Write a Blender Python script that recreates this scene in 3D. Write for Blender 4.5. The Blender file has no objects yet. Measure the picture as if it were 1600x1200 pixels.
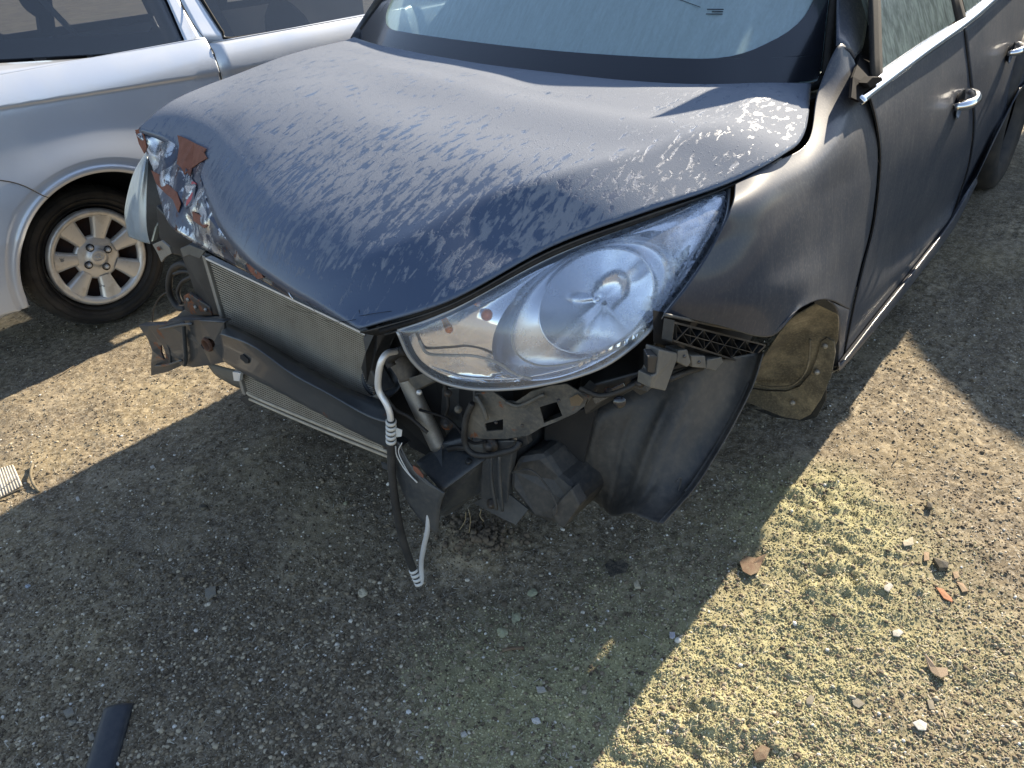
import bpy, bmesh, math, random
import numpy as np
from mathutils import Vector, Matrix
random.seed(7); rng = np.random.default_rng(7)
scn = bpy.context.scene
COL = scn.collection

# ------------------------------------------------------------------ camera, sky, sun, exposure
CAM = np.array([1.52327073, 1.41678561, 1.42954697])
RX, RY, RZ, FPX = 1.01246163, 0.141669298, 2.12192484, 1193.93754
Rm = (Matrix.Rotation(RZ, 3, 'Z') @ Matrix.Rotation(RX, 3, 'X') @ Matrix.Rotation(RY, 3, 'Y'))
Rn = np.array(Rm)
cam = bpy.data.cameras.new('camera'); cam.sensor_width = 36; cam.lens = 36*FPX/1600
cam.clip_start = .02; cam.clip_end = 500
co = bpy.data.objects.new('camera', cam); COL.objects.link(co)
co.matrix_world = Matrix.Translation(CAM) @ Rm.to_4x4()
scn.camera = co
SUN_EL, SUN_AZ = math.radians(28), math.radians(179)      # the sun stands behind the cars
w = bpy.data.worlds.new('World'); scn.world = w; w.use_nodes = True
nt = w.node_tree; bg = nt.nodes['Background']
sky = nt.nodes.new('ShaderNodeTexSky'); sky.sky_type = 'NISHITA'; sky.sun_disc = False
sky.sun_elevation = SUN_EL; sky.sun_rotation = math.radians(90)-SUN_AZ
sky.air_density = 1.0; sky.dust_density = .3; sky.ozone_density = 1.8
hs = nt.nodes.new('ShaderNodeHueSaturation'); hs.inputs['Saturation'].default_value = .82; nt.links.new(sky.outputs[0], hs.inputs['Color']); nt.links.new(hs.outputs[0], bg.inputs[0]); bg.inputs[1].default_value = .10
sl = bpy.data.lights.new('sun', 'SUN'); sl.energy = 5.0; sl.angle = math.radians(.6); sl.color = (1, .87, .68)
so = bpy.data.objects.new('sun', sl); COL.objects.link(so)
sd = Vector((math.cos(SUN_EL)*math.cos(SUN_AZ), math.cos(SUN_EL)*math.sin(SUN_AZ), math.sin(SUN_EL)))
so.rotation_euler = sd.to_track_quat('Z', 'Y').to_euler(); so.location = sd*20
scn.view_settings.view_transform = 'Standard'; scn.view_settings.look = 'None'
scn.view_settings.gamma = 1; scn.view_settings.exposure = 1.52
scn.cycles.max_bounces = 8; scn.cycles.transparent_max_bounces = 12
scn.cycles.caustics_reflective = False; scn.cycles.sample_clamp_indirect = 6

# ------------------------------------------------------------------ measuring helpers
def ray(px, py):
    return Rn @ np.array([(px-800)/FPX, -(py-600)/FPX, -1.])
def at(px, py, **k):
    (a, c), = k.items(); d = ray(px, py)
    if a == 'd': return CAM+d*c
    i = 'xyz'.index(a); return CAM+d*(c-CAM[i])/d[i]
def X(x, *q): return [at(a[0], a[1], x=(a[2] if len(a) > 2 else x)) for a in q]
def Y(y, *q): return [at(a[0], a[1], y=(a[2] if len(a) > 2 else y)) for a in q]
def Z(z, *q): return [at(a[0], a[1], z=(a[2] if len(a) > 2 else z)) for a in q]

# ------------------------------------------------------------------ mesh helpers
def cr(P, n):
    """Catmull-Rom resample of a polyline to n points (by length)."""
    P = np.asarray(P, float); m = len(P)
    if m == 2: return P[0]+(P[1]-P[0])*np.linspace(0, 1, n)[:, None]
    Q = np.vstack([2*P[0]-P[1], P, 2*P[-1]-P[-2]])
    L = np.r_[0, np.cumsum(np.linalg.norm(np.diff(P, axis=0), axis=1))]; L /= L[-1]
    s = np.linspace(0, 1, n); i = np.clip(np.searchsorted(L, s, 'right')-1, 0, m-2)
    t = ((s-L[i])/np.maximum(L[i+1]-L[i], 1e-9))[:, None]
    a, b, c, d = Q[i], Q[i+1], Q[i+2], Q[i+3]
    return .5*((2*b)+(-a+c)*t+(2*a-5*b+4*c-d)*t**2+(-a+3*b-3*c+d)*t**3)
def cru(P, n):
    """Catmull-Rom by index (keeps rows of a net aligned)."""
    P = np.asarray(P, float); m = len(P)
    if m == 2: return P[0]+(P[1]-P[0])*np.linspace(0, 1, n).reshape([-1]+[1]*(P.ndim-1))
    Q = np.concatenate([[2*P[0]-P[1]], P, [2*P[-1]-P[-2]]])
    s = np.linspace(0, m-1, n); i = np.clip(s.astype(int), 0, m-2)
    t = (s-i).reshape([-1]+[1]*(P.ndim-1))
    a, b, c, d = Q[i], Q[i+1], Q[i+2], Q[i+3]
    return .5*((2*b)+(-a+c)*t+(2*a-5*b+4*c-d)*t**2+(-a+3*b-3*c+d)*t**3)
def loft(rows, nu=24, nv=24):
    same = len({len(r) for r in rows}) == 1
    R = np.array([cru(r, nu) if same else cr(r, nu) for r in rows])
    return cru(R, nv)
def smooth(v): return v*v*(3-2*v)

def vnoise(x, y, seed=0):
    """smooth value noise on arrays"""
    xi = np.floor(x).astype(np.int64); yi = np.floor(y).astype(np.int64); fx = smooth(x-xi); fy = smooth(y-yi)
    def h(a, b):
        n = (a*374761393+b*668265263+seed*1442695041) & 0xffffffff
        n = ((n ^ (n >> 13))*1274126177) & 0xffffffff
        return ((n ^ (n >> 16)) & 0xffff)/65535.
    return (h(xi, yi)*(1-fx)+h(xi+1, yi)*fx)*(1-fy)+(h(xi, yi+1)*(1-fx)+h(xi+1, yi+1)*fx)*fy
def fbm(x, y, o=4, seed=0):
    s = 0; a = .5
    for k in range(o): s = s+a*vnoise(x*2**k, y*2**k, seed+k*17); a *= .5
    return s

def put(o, parent=None):
    COL.objects.link(o)
    if parent is not None:
        o.parent = parent
        b = parent; M = Matrix.Identity(4)
        while b is not None: M = b.matrix_basis.copy() @ M if b.parent is None else M; b = b.parent
        o.matrix_parent_inverse = M.inverted() if parent.parent is None else Matrix.Identity(4)
    return o
def mesh(name, V, F, mat, parent=None, sm=True, solid=0, bevel=0, off=-1, face=None, sub=0):
    me = bpy.data.meshes.new(name); me.from_pydata([tuple(v) for v in V], [], [tuple(f) for f in F])
    if face is not None:
        me.update(); n = Vector(); c = Vector()
        for p in me.polygons: n += p.normal*p.area; c += p.center
        c /= max(1, len(me.polygons))
        if n.dot(Vector(face)-c) < 0: me.flip_normals()
    me.materials.append(mat)
    if sm:
        for p in me.polygons: p.use_smooth = True
    me.update(); o = bpy.data.objects.new(name, me); put(o, parent)
    if sub: m = o.modifiers.new('s', 'SUBSURF'); m.levels = m.render_levels = sub
    if solid: m = o.modifiers.new('t', 'SOLIDIFY'); m.thickness = solid; m.offset = off
    if bevel: m = o.modifiers.new('b', 'BEVEL'); m.width = bevel; m.segments = 2; m.limit_method = 'ANGLE'; m.harden_normals = False
    return o
def gridfaces(n, m, k=0):      # n rows, m columns
    return [(k+i*m+j, k+i*m+j+1, k+(i+1)*m+j+1, k+(i+1)*m+j) for i in range(n-1) for j in range(m-1)]
def surf(name, G, mat, parent=None, solid=0, off=-1, face=tuple(CAM)):
    n, m = G.shape[:2]
    return mesh(name, G.reshape(-1, 3), gridfaces(n, m), mat, parent, solid=solid, off=off, face=face)
class MB:
    def __init__(s): s.V = []; s.F = []
    def add(s, V, F): k = len(s.V); s.V += [tuple(v) for v in V]; s.F += [tuple(i+k for i in f) for f in F]; return s
    def grid(s, G): return s.add(G.reshape(-1, 3), gridfaces(*G.shape[:2]))
    def tube(s, P, r, seg=10, n=None, ribs=None):
        P = cr(P, n) if n else np.asarray(P, float)
        r = np.ones(len(P))*r if np.isscalar(r) else np.interp(np.linspace(0, 1, len(P)), np.linspace(0, 1, len(r)), r)
        if ribs: r = r*(1+ribs*(np.arange(len(P)) % 2))
        T = np.gradient(P, axis=0); T /= np.linalg.norm(T, axis=1)[:, None]+1e-12
        u = np.cross(T[0], [0, 0, 1.]) if abs(T[0][2]) < .9 else np.cross(T[0], [1., 0, 0]); rings = []
        for i in range(len(P)):
            u = u-T[i]*(u@T[i]); u /= np.linalg.norm(u); v = np.cross(T[i], u)
            a = np.linspace(0, 2*np.pi, seg, endpoint=False)
            rings.append(P[i]+r[i]*(np.outer(np.cos(a), u)+np.outer(np.sin(a), v)))
        V = np.vstack(rings); F = [(i*seg+j, i*seg+(j+1) % seg, (i+1)*seg+(j+1) % seg, (i+1)*seg+j) for i in range(len(P)-1) for j in range(seg)]
        F += [tuple(range(seg))[::-1], tuple((len(P)-1)*seg+j for j in range(seg))]
        return s.add(V, F)
    def box(s, c, a, b, d):     # centre, three half-axis vectors
        c, a, b, d = map(np.asarray, (c, a, b, d))
        V = [c+i*a+j*b+k*d for k in (-1, 1) for j in (-1, 1) for i in (-1, 1)]
        return s.add(V, [(0, 2, 3, 1), (4, 5, 7, 6), (0, 1, 5, 4), (2, 6, 7, 3), (0, 4, 6, 2), (1, 3, 7, 5)])
    def bar(s, p, q, wv, h):    # box beam p->q; wv = half width vector, h = half height vector
        p, q = np.asarray(p), np.asarray(q); return s.box((p+q)/2, (q-p)/2, wv, h)
    def lathe(s, c, ax, prof, seg=32, up=(0, 0, 1)):   # prof: (radius, along)
        ax = np.asarray(ax, float); ax /= np.linalg.norm(ax); u = np.cross(ax, up); u /= np.linalg.norm(u); v = np.cross(u, ax)
        a = np.linspace(0, 2*np.pi, seg, endpoint=False); n = len(prof)
        V = np.vstack([np.asarray(c)+h*ax+r*(np.outer(np.cos(a), u)+np.outer(np.sin(a), v)) for r, h in prof])
        return s.add(V, [(i*seg+j, i*seg+(j+1) % seg, (i+1)*seg+(j+1) % seg, (i+1)*seg+j) for i in range(n-1) for j in range(seg)])
    def out(s, name, mat, parent=None, **k): return mesh(name, s.V, s.F, mat, parent, **k)
def plate(name, outl, mat, parent, thick=.003, holes=(), bevel=0, push=None, sm=False):
    """A sheet cut to an outline (3-D points, nearly flat), with holes."""
    bm = bmesh.new()
    for L in [outl]+list(holes):
        vs = [bm.verts.new(tuple(p)) for p in L]
        for i in range(len(vs)): bm.edges.new((vs[i], vs[(i+1) % len(vs)]))
    bmesh.ops.triangle_fill(bm, edges=bm.edges[:], use_beauty=True)
    bmesh.ops.recalc_face_normals(bm, faces=bm.faces[:])
    V = [np.array(v.co) for v in bm.verts]; bm.verts.index_update(); F = [tuple(v.index for v in f.verts) for f in bm.faces]
    bm.free()
    return mesh(name, V, F, mat, parent, sm=sm, solid=thick, bevel=bevel, face=tuple(CAM))
def block(name, outl, mat, parent, push, bevel=.002, sm=False):
    """A solid with a polygonal face and the given extrusion vector."""
    n = len(outl); V = [np.asarray(p) for p in outl]; V += [v+np.asarray(push) for v in V]
    F = [tuple(range(n)), tuple(range(2*n-1, n-1, -1))]+[(i, i+n, (i+1) % n+n, (i+1) % n) for i in range(n)]
    o = mesh(name, V, F, mat, parent, sm=sm, bevel=bevel)
    bm = bmesh.new(); bm.from_mesh(o.data); bmesh.ops.recalc_face_normals(bm, faces=bm.faces[:]); bm.to_mesh(o.data); bm.free()
    return o
def thing(name, label, cat, loc=(0, 0, 0), group=None):
    o = bpy.data.objects.new(name, None); o.empty_display_size = .1; o.location = loc; COL.objects.link(o)
    return tag(o, label, cat, group)
def tag(o, label, cat, group=None):
    o['label'] = label; o['category'] = cat
    if group: o['group'] = group
    return o

# ------------------------------------------------------------------ materials
class M:
    """small wrapper for building node materials"""
    def __init__(s, name, col=(.5, .5, .5), rough=.5, metal=0, coat=0, spec=.5, coat_rough=.05):
        s.m = bpy.data.materials.new(name); s.m.use_nodes = True; s.t = s.m.node_tree; s.b = s.t.nodes['Principled BSDF']
        s.o = s.t.nodes['Material Output']; s.set('Base Color', (*col, 1)); s.set('Roughness', rough); s.set('Metallic', metal)
        s.set('Coat Weight', coat); s.set('Coat Roughness', coat_rough); s.set('Specular IOR Level', spec)
        s.tc = s.t.nodes.new('ShaderNodeTexCoord').outputs['Object']
    def set(s, k, v):
        if isinstance(v, bpy.types.NodeSocket): s.t.links.new(v, s.b.inputs[k])
        else: s.b.inputs[k].default_value = v
    def n(s, kind, **k):
        nd = s.t.nodes.new('ShaderNode'+kind)
        for a, v in k.items():
            if a.startswith('_'): setattr(nd, a[1:], v)
        for a, v in k.items():
            if a.startswith('_'): continue
            key = int(a[1:]) if a[0] == 'i' and a[1:].isdigit() else a.replace('__', ' ')
            if isinstance(v, bpy.types.NodeSocket): s.t.links.new(v, nd.inputs[key])
            else: nd.inputs[key].default_value = v
        return nd
    def mp(s, scale=(1, 1, 1), rot=(0, 0, 0), vec=None):
        return s.n('Mapping', Vector=vec or s.tc, Scale=scale, Rotation=rot).outputs[0]
    def noise(s, scale=10, detail=4, rough=.55, vec=None, dist=0):
        return s.n('TexNoise', Vector=vec or s.tc, Scale=scale, Detail=detail, Roughness=rough, Distortion=dist).outputs[0]
    def vor(s, scale=10, vec=None, feat='F1', out=0, rand=1.):
        return s.n('TexVoronoi', _feature=feat, Vector=vec or s.tc, Scale=scale, Randomness=rand).outputs[out]
    def ramp(s, fac, a, b, ca=(0, 0, 0, 1), cb=(1, 1, 1, 1)):
        nd = s.t.nodes.new('ShaderNodeValToRGB'); e = nd.color_ramp.elements
        e[0].position = a; e[0].color = ca; e[1].position = b; e[1].color = cb
        s.t.links.new(fac, nd.inputs[0]); return nd.outputs[0]
    def stops(s, fac, st):
        nd = s.t.nodes.new('ShaderNodeValToRGB'); e = nd.color_ramp.elements
        while len(e) < len(st): e.new(.5)
        for i, (p, c) in enumerate(st): e[i].position = p; e[i].color = (*c, 1)
        s.t.links.new(fac, nd.inputs[0]); return nd.outputs[0]
    def math(s, op, a, b=0., c=False):
        nd = s.t.nodes.new('ShaderNodeMath'); nd.operation = op; nd.use_clamp = c
        for i, v in enumerate((a, b)):
            if isinstance(v, bpy.types.NodeSocket): s.t.links.new(v, nd.inputs[i])
            else: nd.inputs[i].default_value = v
        return nd.outputs[0]
    def mix(s, f, a, b):
        nd = s.t.nodes.new('ShaderNodeMix'); nd.data_type = 'RGBA'
        for i, v in ((0, f), (6, a), (7, b)):
            if isinstance(v, bpy.types.NodeSocket): s.t.links.new(v, nd.inputs[i])
            else: nd.inputs[i].default_value = v if i == 0 else (*v[:3], 1)
        return nd.outputs[2]
    def bump(s, h, strength=.3, dist=.002, normal=None):
        k = dict(Height=h, Strength=strength, Distance=dist)
        nd = s.n('Bump', **k)
        if normal is not None: s.t.links.new(normal, nd.inputs['Normal'])
        return nd.outputs[0]
    def xyz(s, vec=None):
        return s.n('SeparateXYZ', Vector=vec or s.tc).outputs

def worn(name, col, rough=.5, metal=0, dust=(.22, .19, .15), amt=.5, scale=9, bump=.15, coat=0, rust=0, spec=.5):
    """plastic or painted metal with dust, scuffs and (optionally) rust"""
    a = M(name, col, rough, metal, coat, spec)
    n1 = a.noise(scale, 6, .65); n2 = a.noise(scale*14, 3, .6)
    f = a.math('MULTIPLY', a.ramp(n1, .42, .75), amt); f2 = a.math('MULTIPLY', a.ramp(n2, .45, .8), amt*.6)
    c = a.mix(a.math('ADD', f, f2, True), col, dust)
    r = a.math('ADD', a.math('MULTIPLY', a.math('ADD', f, f2, True), .4), rough, True)
    if rust:
        n3 = a.ramp(a.noise(scale*1.7, 8, .7, dist=.4), .66-rust, .70-rust)
        rc = a.mix(a.noise(60, 4), (.09, .03, .012), (.25, .09, .035)); c = a.mix(n3, c, rc); r = a.mix(n3, r, (.9, .9, .9))
        if metal: a.set('Metallic', a.mix(n3, (metal,)*3, (0, 0, 0)))
    a.set('Base Color', c); a.set('Roughness', r)
    a.set('Normal', a.bump(a.noise(scale*30, 4, .7), bump, .001)); return a.m

def paint_hood():
    a = M('dewy_navy_sky_tint', (.012, .02, .042), .42, .45, 1.0, .5, .045)
    t = a.xyz()
    # runs of water follow the slope to the front left corner
    v = a.mp((1, 1, .5), (0, 0, math.radians(-46)))
    vs = a.mp((3.2, 15, 3), (0, 0, math.radians(-46)))
    st = a.noise(5.5, 5, .62, vs, .8)            # long runs
    blot = a.noise(46, 4, .6, a.mp((.8, 1.6, 1), (0, 0, math.radians(-46))), .5)
    big = a.noise(3.5, 3, .5)
    # dew lies where the sheet is flat (towards the screen), less on the steep nose
    up = a.n('SeparateXYZ', Vector=a.n('NewGeometry').outputs['Normal']).outputs[2]
    flat = a.ramp(a.math('ADD', t[0], a.math('MULTIPLY', t[1], .30)), .35, .98, (1, 1, 1, 1), (0, 0, 0, 1))
    flat = a.math('MULTIPLY', flat, a.ramp(up, .50, .70))
    def cen(v_, k): return a.math('MULTIPLY', a.math('SUBTRACT', v_, .5), k)
    s = a.math('ADD', cen(st, 1.9), cen(blot, 1.5)); s = a.math('ADD', s, cen(big, .8)); s = a.math('ADD', s, cen(flat, .6)); s = a.math('ADD', s, .5)
    film = a.ramp(s, .38, .60); film = a.math('MULTIPLY', film, a.ramp(flat, .0, .15))
    ny = a.n('SeparateXYZ', Vector=a.n('NewGeometry').outputs['Normal']).outputs[1]; film = a.math('MULTIPLY', film, a.ramp(ny, .33, .44, (1, 1, 1, 1), (1, 1, 1, 1)))
    vein = a.math('ADD', a.math('MULTIPLY', film, .85), .05)
    # fine beads everywhere
    bead = a.ramp(a.vor(420), .10, .42, (1, 1, 1, 1), (0, 0, 0, 1))
    drop = a.ramp(a.vor(95, a.mp((.7, 1.5, 1), (0, 0, math.radians(-46)))), .10, .22, (1, 1, 1, 1), (0, 0, 0, 1))
    gate = a.ramp(a.noise(9, 3), .48, .62)
    drop = a.math('MULTIPLY', drop, gate)
    col = a.mix(a.math('MULTIPLY', vein, .47), (.040, .066, .120), (.32, .33, .345))  # blue raised above the side paint, standing in for reflected sky
    a.set('Base Color', col)
    a.set('Metallic', a.math('SUBTRACT', .42, a.math('MULTIPLY', vein, .47), True))
    a.set('Roughness', a.math('ADD', .48, a.math('MULTIPLY', vein, .42)))
    a.set('Coat Weight', a.math('SUBTRACT', .62, a.math('MULTIPLY', vein, .70)))
    a.set('Specular IOR Level', a.math('SUBTRACT', .5, a.math('MULTIPLY', vein, .38)))
    a.set('Coat Roughness', a.math('ADD', .21, a.math('MULTIPLY', vein, .45)))
    h = a.math('ADD', a.math('MULTIPLY', bead, a.math('ADD', .1, a.math('MULTIPLY', vein, .6))), a.math('MULTIPLY', drop, 1.3))
    h = a.math('ADD', h, a.math('MULTIPLY', film, .7))
    nb = a.bump(h, .5, .0011); a.set('Normal', nb)
    a.set('Coat Normal', a.bump(a.math('ADD', a.math('MULTIPLY', drop, 1.3), a.math('MULTIPLY', film, .5)), .3, .0008)); return a.m
def paint_side():
    a = M('dusty_navy_paint', (.013, .018, .030), .6, .1, .6, .5, .06)
    run = a.noise(11, 5, .6, a.mp((7, 7, .9)), .2); fine = a.noise(210, 3, .65, a.mp((1, 1, .6))); cl = a.noise(2.6, 5, .6)
    t = a.xyz()
    lo = a.ramp(t[2], .22, .6, (1, 1, 1, 1), (0, 0, 0, 1)); rearw = a.ramp(t[0], -.9, .25, (1, 1, 1, 1), (0, 0, 0, 1))
    d = a.math('ADD', a.math('MULTIPLY', a.ramp(run, .5, .8), .10), a.math('MULTIPLY', a.ramp(fine, .48, .72), .12))
    d = a.math('ADD', d, a.math('MULTIPLY', a.ramp(cl, .4, .7), .12)); d = a.math('MULTIPLY', d, a.math('ADD', .55, a.math('MULTIPLY', rearw, .65))); d = a.math('ADD', d, a.math('MULTIPLY', lo, .08), True)
    spk = a.ramp(a.vor(75), .02, .06, (1, 1, 1, 1), (0, 0, 0, 1)); spk = a.math('MULTIPLY', spk, a.ramp(a.noise(14, 2), .52, .62))
    d = a.math('MAXIMUM', d, a.math('MULTIPLY', spk, .5))
    a.set('Base Color', a.mix(d, (.014, .022, .040), (.28, .26, .23)))
    a.set('Coat Roughness', .16); a.set('Specular IOR Level', .25)
    a.set('Coat Weight', a.math('SUBTRACT', .36, a.math('MULTIPLY', d, .6)))
    a.set('Normal', a.bump(a.noise(320, 2), .12, .0005)); return a.m
def paint_silver():
    a = M('silver_paint', (.56, .57, .58), .34, .75, .8, .5, .08)
    d = a.math('MULTIPLY', a.ramp(a.noise(5, 6, .6), .45, .8), .35)
    t = a.xyz(); lo = a.ramp(t[2], .3, .62, (1, 1, 1, 1), (0, 0, 0, 1)); d = a.math('ADD', d, a.math('MULTIPLY', lo, .25), True)
    a.set('Base Color', a.mix(d, (.54, .58, .65), (.42, .41, .39))); a.set('Roughness', a.math('ADD', .33, a.math('MULTIPLY', d, .4)))
    a.set('Metallic', a.math('SUBTRACT', .45, a.math('MULTIPLY', d, .4)))
    a.set('Normal', a.bump(a.noise(500, 2), .06, .0005)); return a.m
def glassy(name, tint=(.9, .95, .95), trans=.85, film=(.5, .55, .55), filmamt=None, rough=.02, bump=None, streak=False):
    """a thin pane: transparent + mirror reflection + a diffuse film of dew, dirt or painted reflection"""
    a = M(name); t = a.t; t.nodes.remove(a.b)
    tr = a.n('BsdfTransparent', Color=(*[c*trans for c in tint], 1)); gl = a.n('BsdfGlossy', Color=(1, 1, 1, 1), Roughness=rough)
    fr = a.n('Fresnel', IOR=1.5); k = t.nodes.new('ShaderNodeMixShader')
    if bump is not None:
        b = bump(a); t.links.new(b, gl.inputs['Normal']); t.links.new(b, fr.inputs['Normal'])
    t.links.new(fr.outputs[0], k.inputs[0]); t.links.new(tr.outputs[0], k.inputs[1]); t.links.new(gl.outputs[0], k.inputs[2])
    df = a.n('BsdfDiffuse', Color=(*film, 1)); tl = a.n('BsdfTranslucent', Color=(*film, 1)); dd = t.nodes.new('ShaderNodeMixShader'); dd.inputs[0].default_value = .55
    t.links.new(df.outputs[0], dd.inputs[1]); t.links.new(tl.outputs[0], dd.inputs[2])
    g2 = a.n('BsdfGlossy', Color=(.9, .95, 1, 1), Roughness=.28); d3 = t.nodes.new('ShaderNodeMixShader'); d3.inputs[0].default_value = .22
    t.links.new(dd.outputs[0], d3.inputs[1]); t.links.new(g2.outputs[0], d3.inputs[2])
    k2 = t.nodes.new('ShaderNodeMixShader'); f = filmamt(a) if callable(filmamt) else filmamt
    if isinstance(f, (int, float)): k2.inputs[0].default_value = f
    else: t.links.new(f, k2.inputs[0])
    t.links.new(k.outputs[0], k2.inputs[1]); t.links.new(d3.outputs[0], k2.inputs[2]); t.links.new(k2.outputs[0], a.o.inputs[0])
    return a.m

HOOD = paint_hood(); SIDE = paint_side(); SILVER = paint_silver()
BLACK = worn('black_plastic', (.012, .013, .015), .42, amt=.18, dust=(.16, .15, .13))
BLACKM = worn('black_steel', (.036, .04, .045), .45, amt=.4, coat=.1, dust=(.15, .135, .11), rust=.0)
BEAMM = worn('black_beam_steel', (.035, .039, .044), .42, amt=.22, coat=.25, dust=(.15, .14, .12), scale=6, rust=.03)
RUSTY = worn('rusted_black_steel', (.02, .02, .022), .5, amt=.45, dust=(.17, .13, .09), scale=14, rust=.11)
TANM = worn('dusty_bracket_steel', (.055, .056, .055), .5, amt=.6, dust=(.21, .18, .135), scale=11, rust=.05)
GREYP = worn('grey_clip_plastic', (.085, .085, .08), .5, amt=.4, dust=(.25, .22, .17))
LINER = worn('liner_plastic', (.026, .026, .026), .55, amt=.55, dust=(.14, .12, .095), scale=5, bump=.3)
LINERB = worn('muddy_liner_plastic', (.075, .064, .046), .8, amt=.85, dust=(.29, .24, .16), scale=12, bump=.5)
DARK = worn('bay_shade_and_grime', (.008, .008, .009), .8, amt=.3, dust=(.05, .045, .04))  # near-black colour stands in for shade inside bays, slots and wells
RUBBER = worn('rubber', (.014, .014, .015), .62, amt=.3, dust=(.1, .09, .075), scale=20)
ALU = worn('aluminium', (.74, .75, .76), .4, .45, amt=.25, dust=(.35, .32, .28), scale=30)
ALUD = worn('dull_aluminium', (.30, .29, .27), .5, .7, amt=.5, dust=(.22, .19, .15), scale=25)
WHITEP = worn('white_plastic', (.6, .6, .58), .45, amt=.35, dust=(.35, .33, .28))
RUST = worn('bare_rust_primer', (.20, .075, .045), .8, amt=.6, dust=(.12, .05, .03), scale=40, bump=.6)
def crumple_mat():
    a = M('crumpled_panel', rough=.2, metal=.9); f = a.ramp(a.noise(13, 5, .65, dist=.8), .46, .50); g = a.ramp(a.noise(34, 5, .7), .60, .64)
    c = a.mix(f, (.50, .52, .55), (.035, .045, .075)); c = a.mix(g, c, (.10, .05, .035)); a.set('Base Color', c)
    a.set('Metallic', a.mix(f, (.92, .92, .92), (.45, .45, .45))); a.set('Roughness', a.math('ADD', .16, a.math('ADD', a.math('MULTIPLY', f, .12), a.math('MULTIPLY', g, .5))))
    a.set('Normal', a.bump(a.noise(60, 5, .7), .35, .002)); return a.m
CHROME = crumple_mat()
PLCHROME = M('lamp_chrome', (.88, .9, .93), .06, 1).m
TYRE = None
def tyre_mat():
    a = M('tyre_rubber', (.016, .016, .017), .72); d = a.math('MULTIPLY', a.ramp(a.noise(10, 6, .6), .4, .75), .6)
    a.set('Base Color', a.mix(d, (.014, .014, .015), (.085, .07, .055))); a.set('Normal', a.bump(a.noise(160, 3), .3, .001)); return a.m
TYRE = tyre_mat()
def hub_mat():
    a = M('scuffed_hubcap_silver', (.5, .49, .47), .4, .55); d = a.ramp(a.noise(16, 5, .6), .5, .6)
    e = a.ramp(a.noise(11, 6, .7, dist=.6), .63, .66)
    c = a.mix(a.math('MULTIPLY', d, .5), (.74, .74, .73), (.50, .48, .44)); a.set('Base Color', a.mix(e, c, (.22, .24, .27))); a.set('Normal', a.bump(a.noise(90, 3), .1, .001)); return a.m
HUB = hub_mat()
FRIT = M('black_ceramic_band', (.012, .014, .02), .25, 0, .6, .5, .1).m
TRIM = worn('window_rubber', (.01, .01, .011), .75, amt=.12, spec=.2)
CHROMED = M('door_chrome', (.75, .76, .78), .12, 1).m
ORANGE = M('amber_bulb', (1, .25, .01), .15, 0, 1).m
BULB = M('bulb_glass_grey', (.5, .52, .55), .08, .6).m
INTER = worn('interior_cloth', (.02, .021, .025), .9, amt=.05, spec=.1)

def dew_bump(a):
    b1 = a.ramp(a.vor(500), .05, .4, (1, 1, 1, 1), (0, 0, 0, 1)); return a.bump(b1, .25, .0006)
def screen_film(a):
    st = a.noise(7, 4, .6, a.mp((2, 12, 2), (0, 0, .15)), .5); f = a.noise(90, 3, .6, a.mp((1, 2, 1)))
    s = a.math('ADD', a.math('MULTIPLY', st, .6), a.math('MULTIPLY', f, .4)); painted_glow = a.ramp(a.n('VectorMath', _operation='DISTANCE', i0=a.tc, i1=(-.62, -.42, 1.20)).outputs['Value'], .02, .30, (1, 1, 1, 1), (0, 0, 0, 1))  # film thickened round one spot to paint in a sunlit glow
    return a.math('ADD', .62, a.math('ADD', a.math('MULTIPLY', a.ramp(s, .35, .7), .16), a.math('MULTIPLY', painted_glow, a.math('MULTIPLY', st, .4))), True)
SCREEN = glassy('dewy_windscreen', (.55, .72, .72), .6, (.52, .74, .80), screen_film, .03, dew_bump)
SIDEGL = glassy('fogged_side_glass', (.5, .65, .6), .6, (.34, .42, .37), lambda a: a.math('ADD', .35, a.math('MULTIPLY', a.ramp(a.noise(8, 4, .6, a.mp((6, 6, .8)), .6), .35, .7), .5)), .03)
DARKGL = glassy('tinted_side_glass', (.55, .6, .68), .42, (.20, .28, .42), .10, .012)  # bluish film colour stands in for sky reflected in the glass
def lens_bump(a):
    return a.bump(a.ramp(a.vor(330), .05, .45, (1, 1, 1, 1), (0, 0, 0, 1)), .18, .0006)
def lens_film(a):
    t = a.xyz(); up = a.ramp(a.math('SUBTRACT', t[1], a.math('MULTIPLY', t[0], .35)), .52, .72)   # dew gathers on the rear upper end
    n = a.ramp(a.noise(60, 5, .7), .45, .62); n2 = a.ramp(a.noise(15, 3, .6), .4, .65)
    return a.math('ADD', .24, a.math('MULTIPLY', a.math('MULTIPLY', n, n2), a.math('ADD', .10, a.math('MULTIPLY', up, .45))))
LENS = glassy('headlamp_lens', (.97, .98, 1), .97, (.66, .76, .92), lens_film, .015, lens_bump)
LENSR = glassy('misted_headlamp_lens', (.9, .95, 1), .8, (.62, .70, .74), lambda a: a.math('ADD', .45, a.math('MULTIPLY', a.noise(30, 4), .3)), .05, lens_bump)
def flute():
    a = M('fluted_reflector', (.86, .89, .93), .07, 1); v = a.mp((1, 1, 1)); w = a.n('TexWave', _wave_type='BANDS', _bands_direction='Y', Vector=v, Scale=34., Distortion=.4).outputs[1]
    a.set('Normal', a.bump(w, .5, .003)); return a.m
FLUTE = flute()

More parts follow.
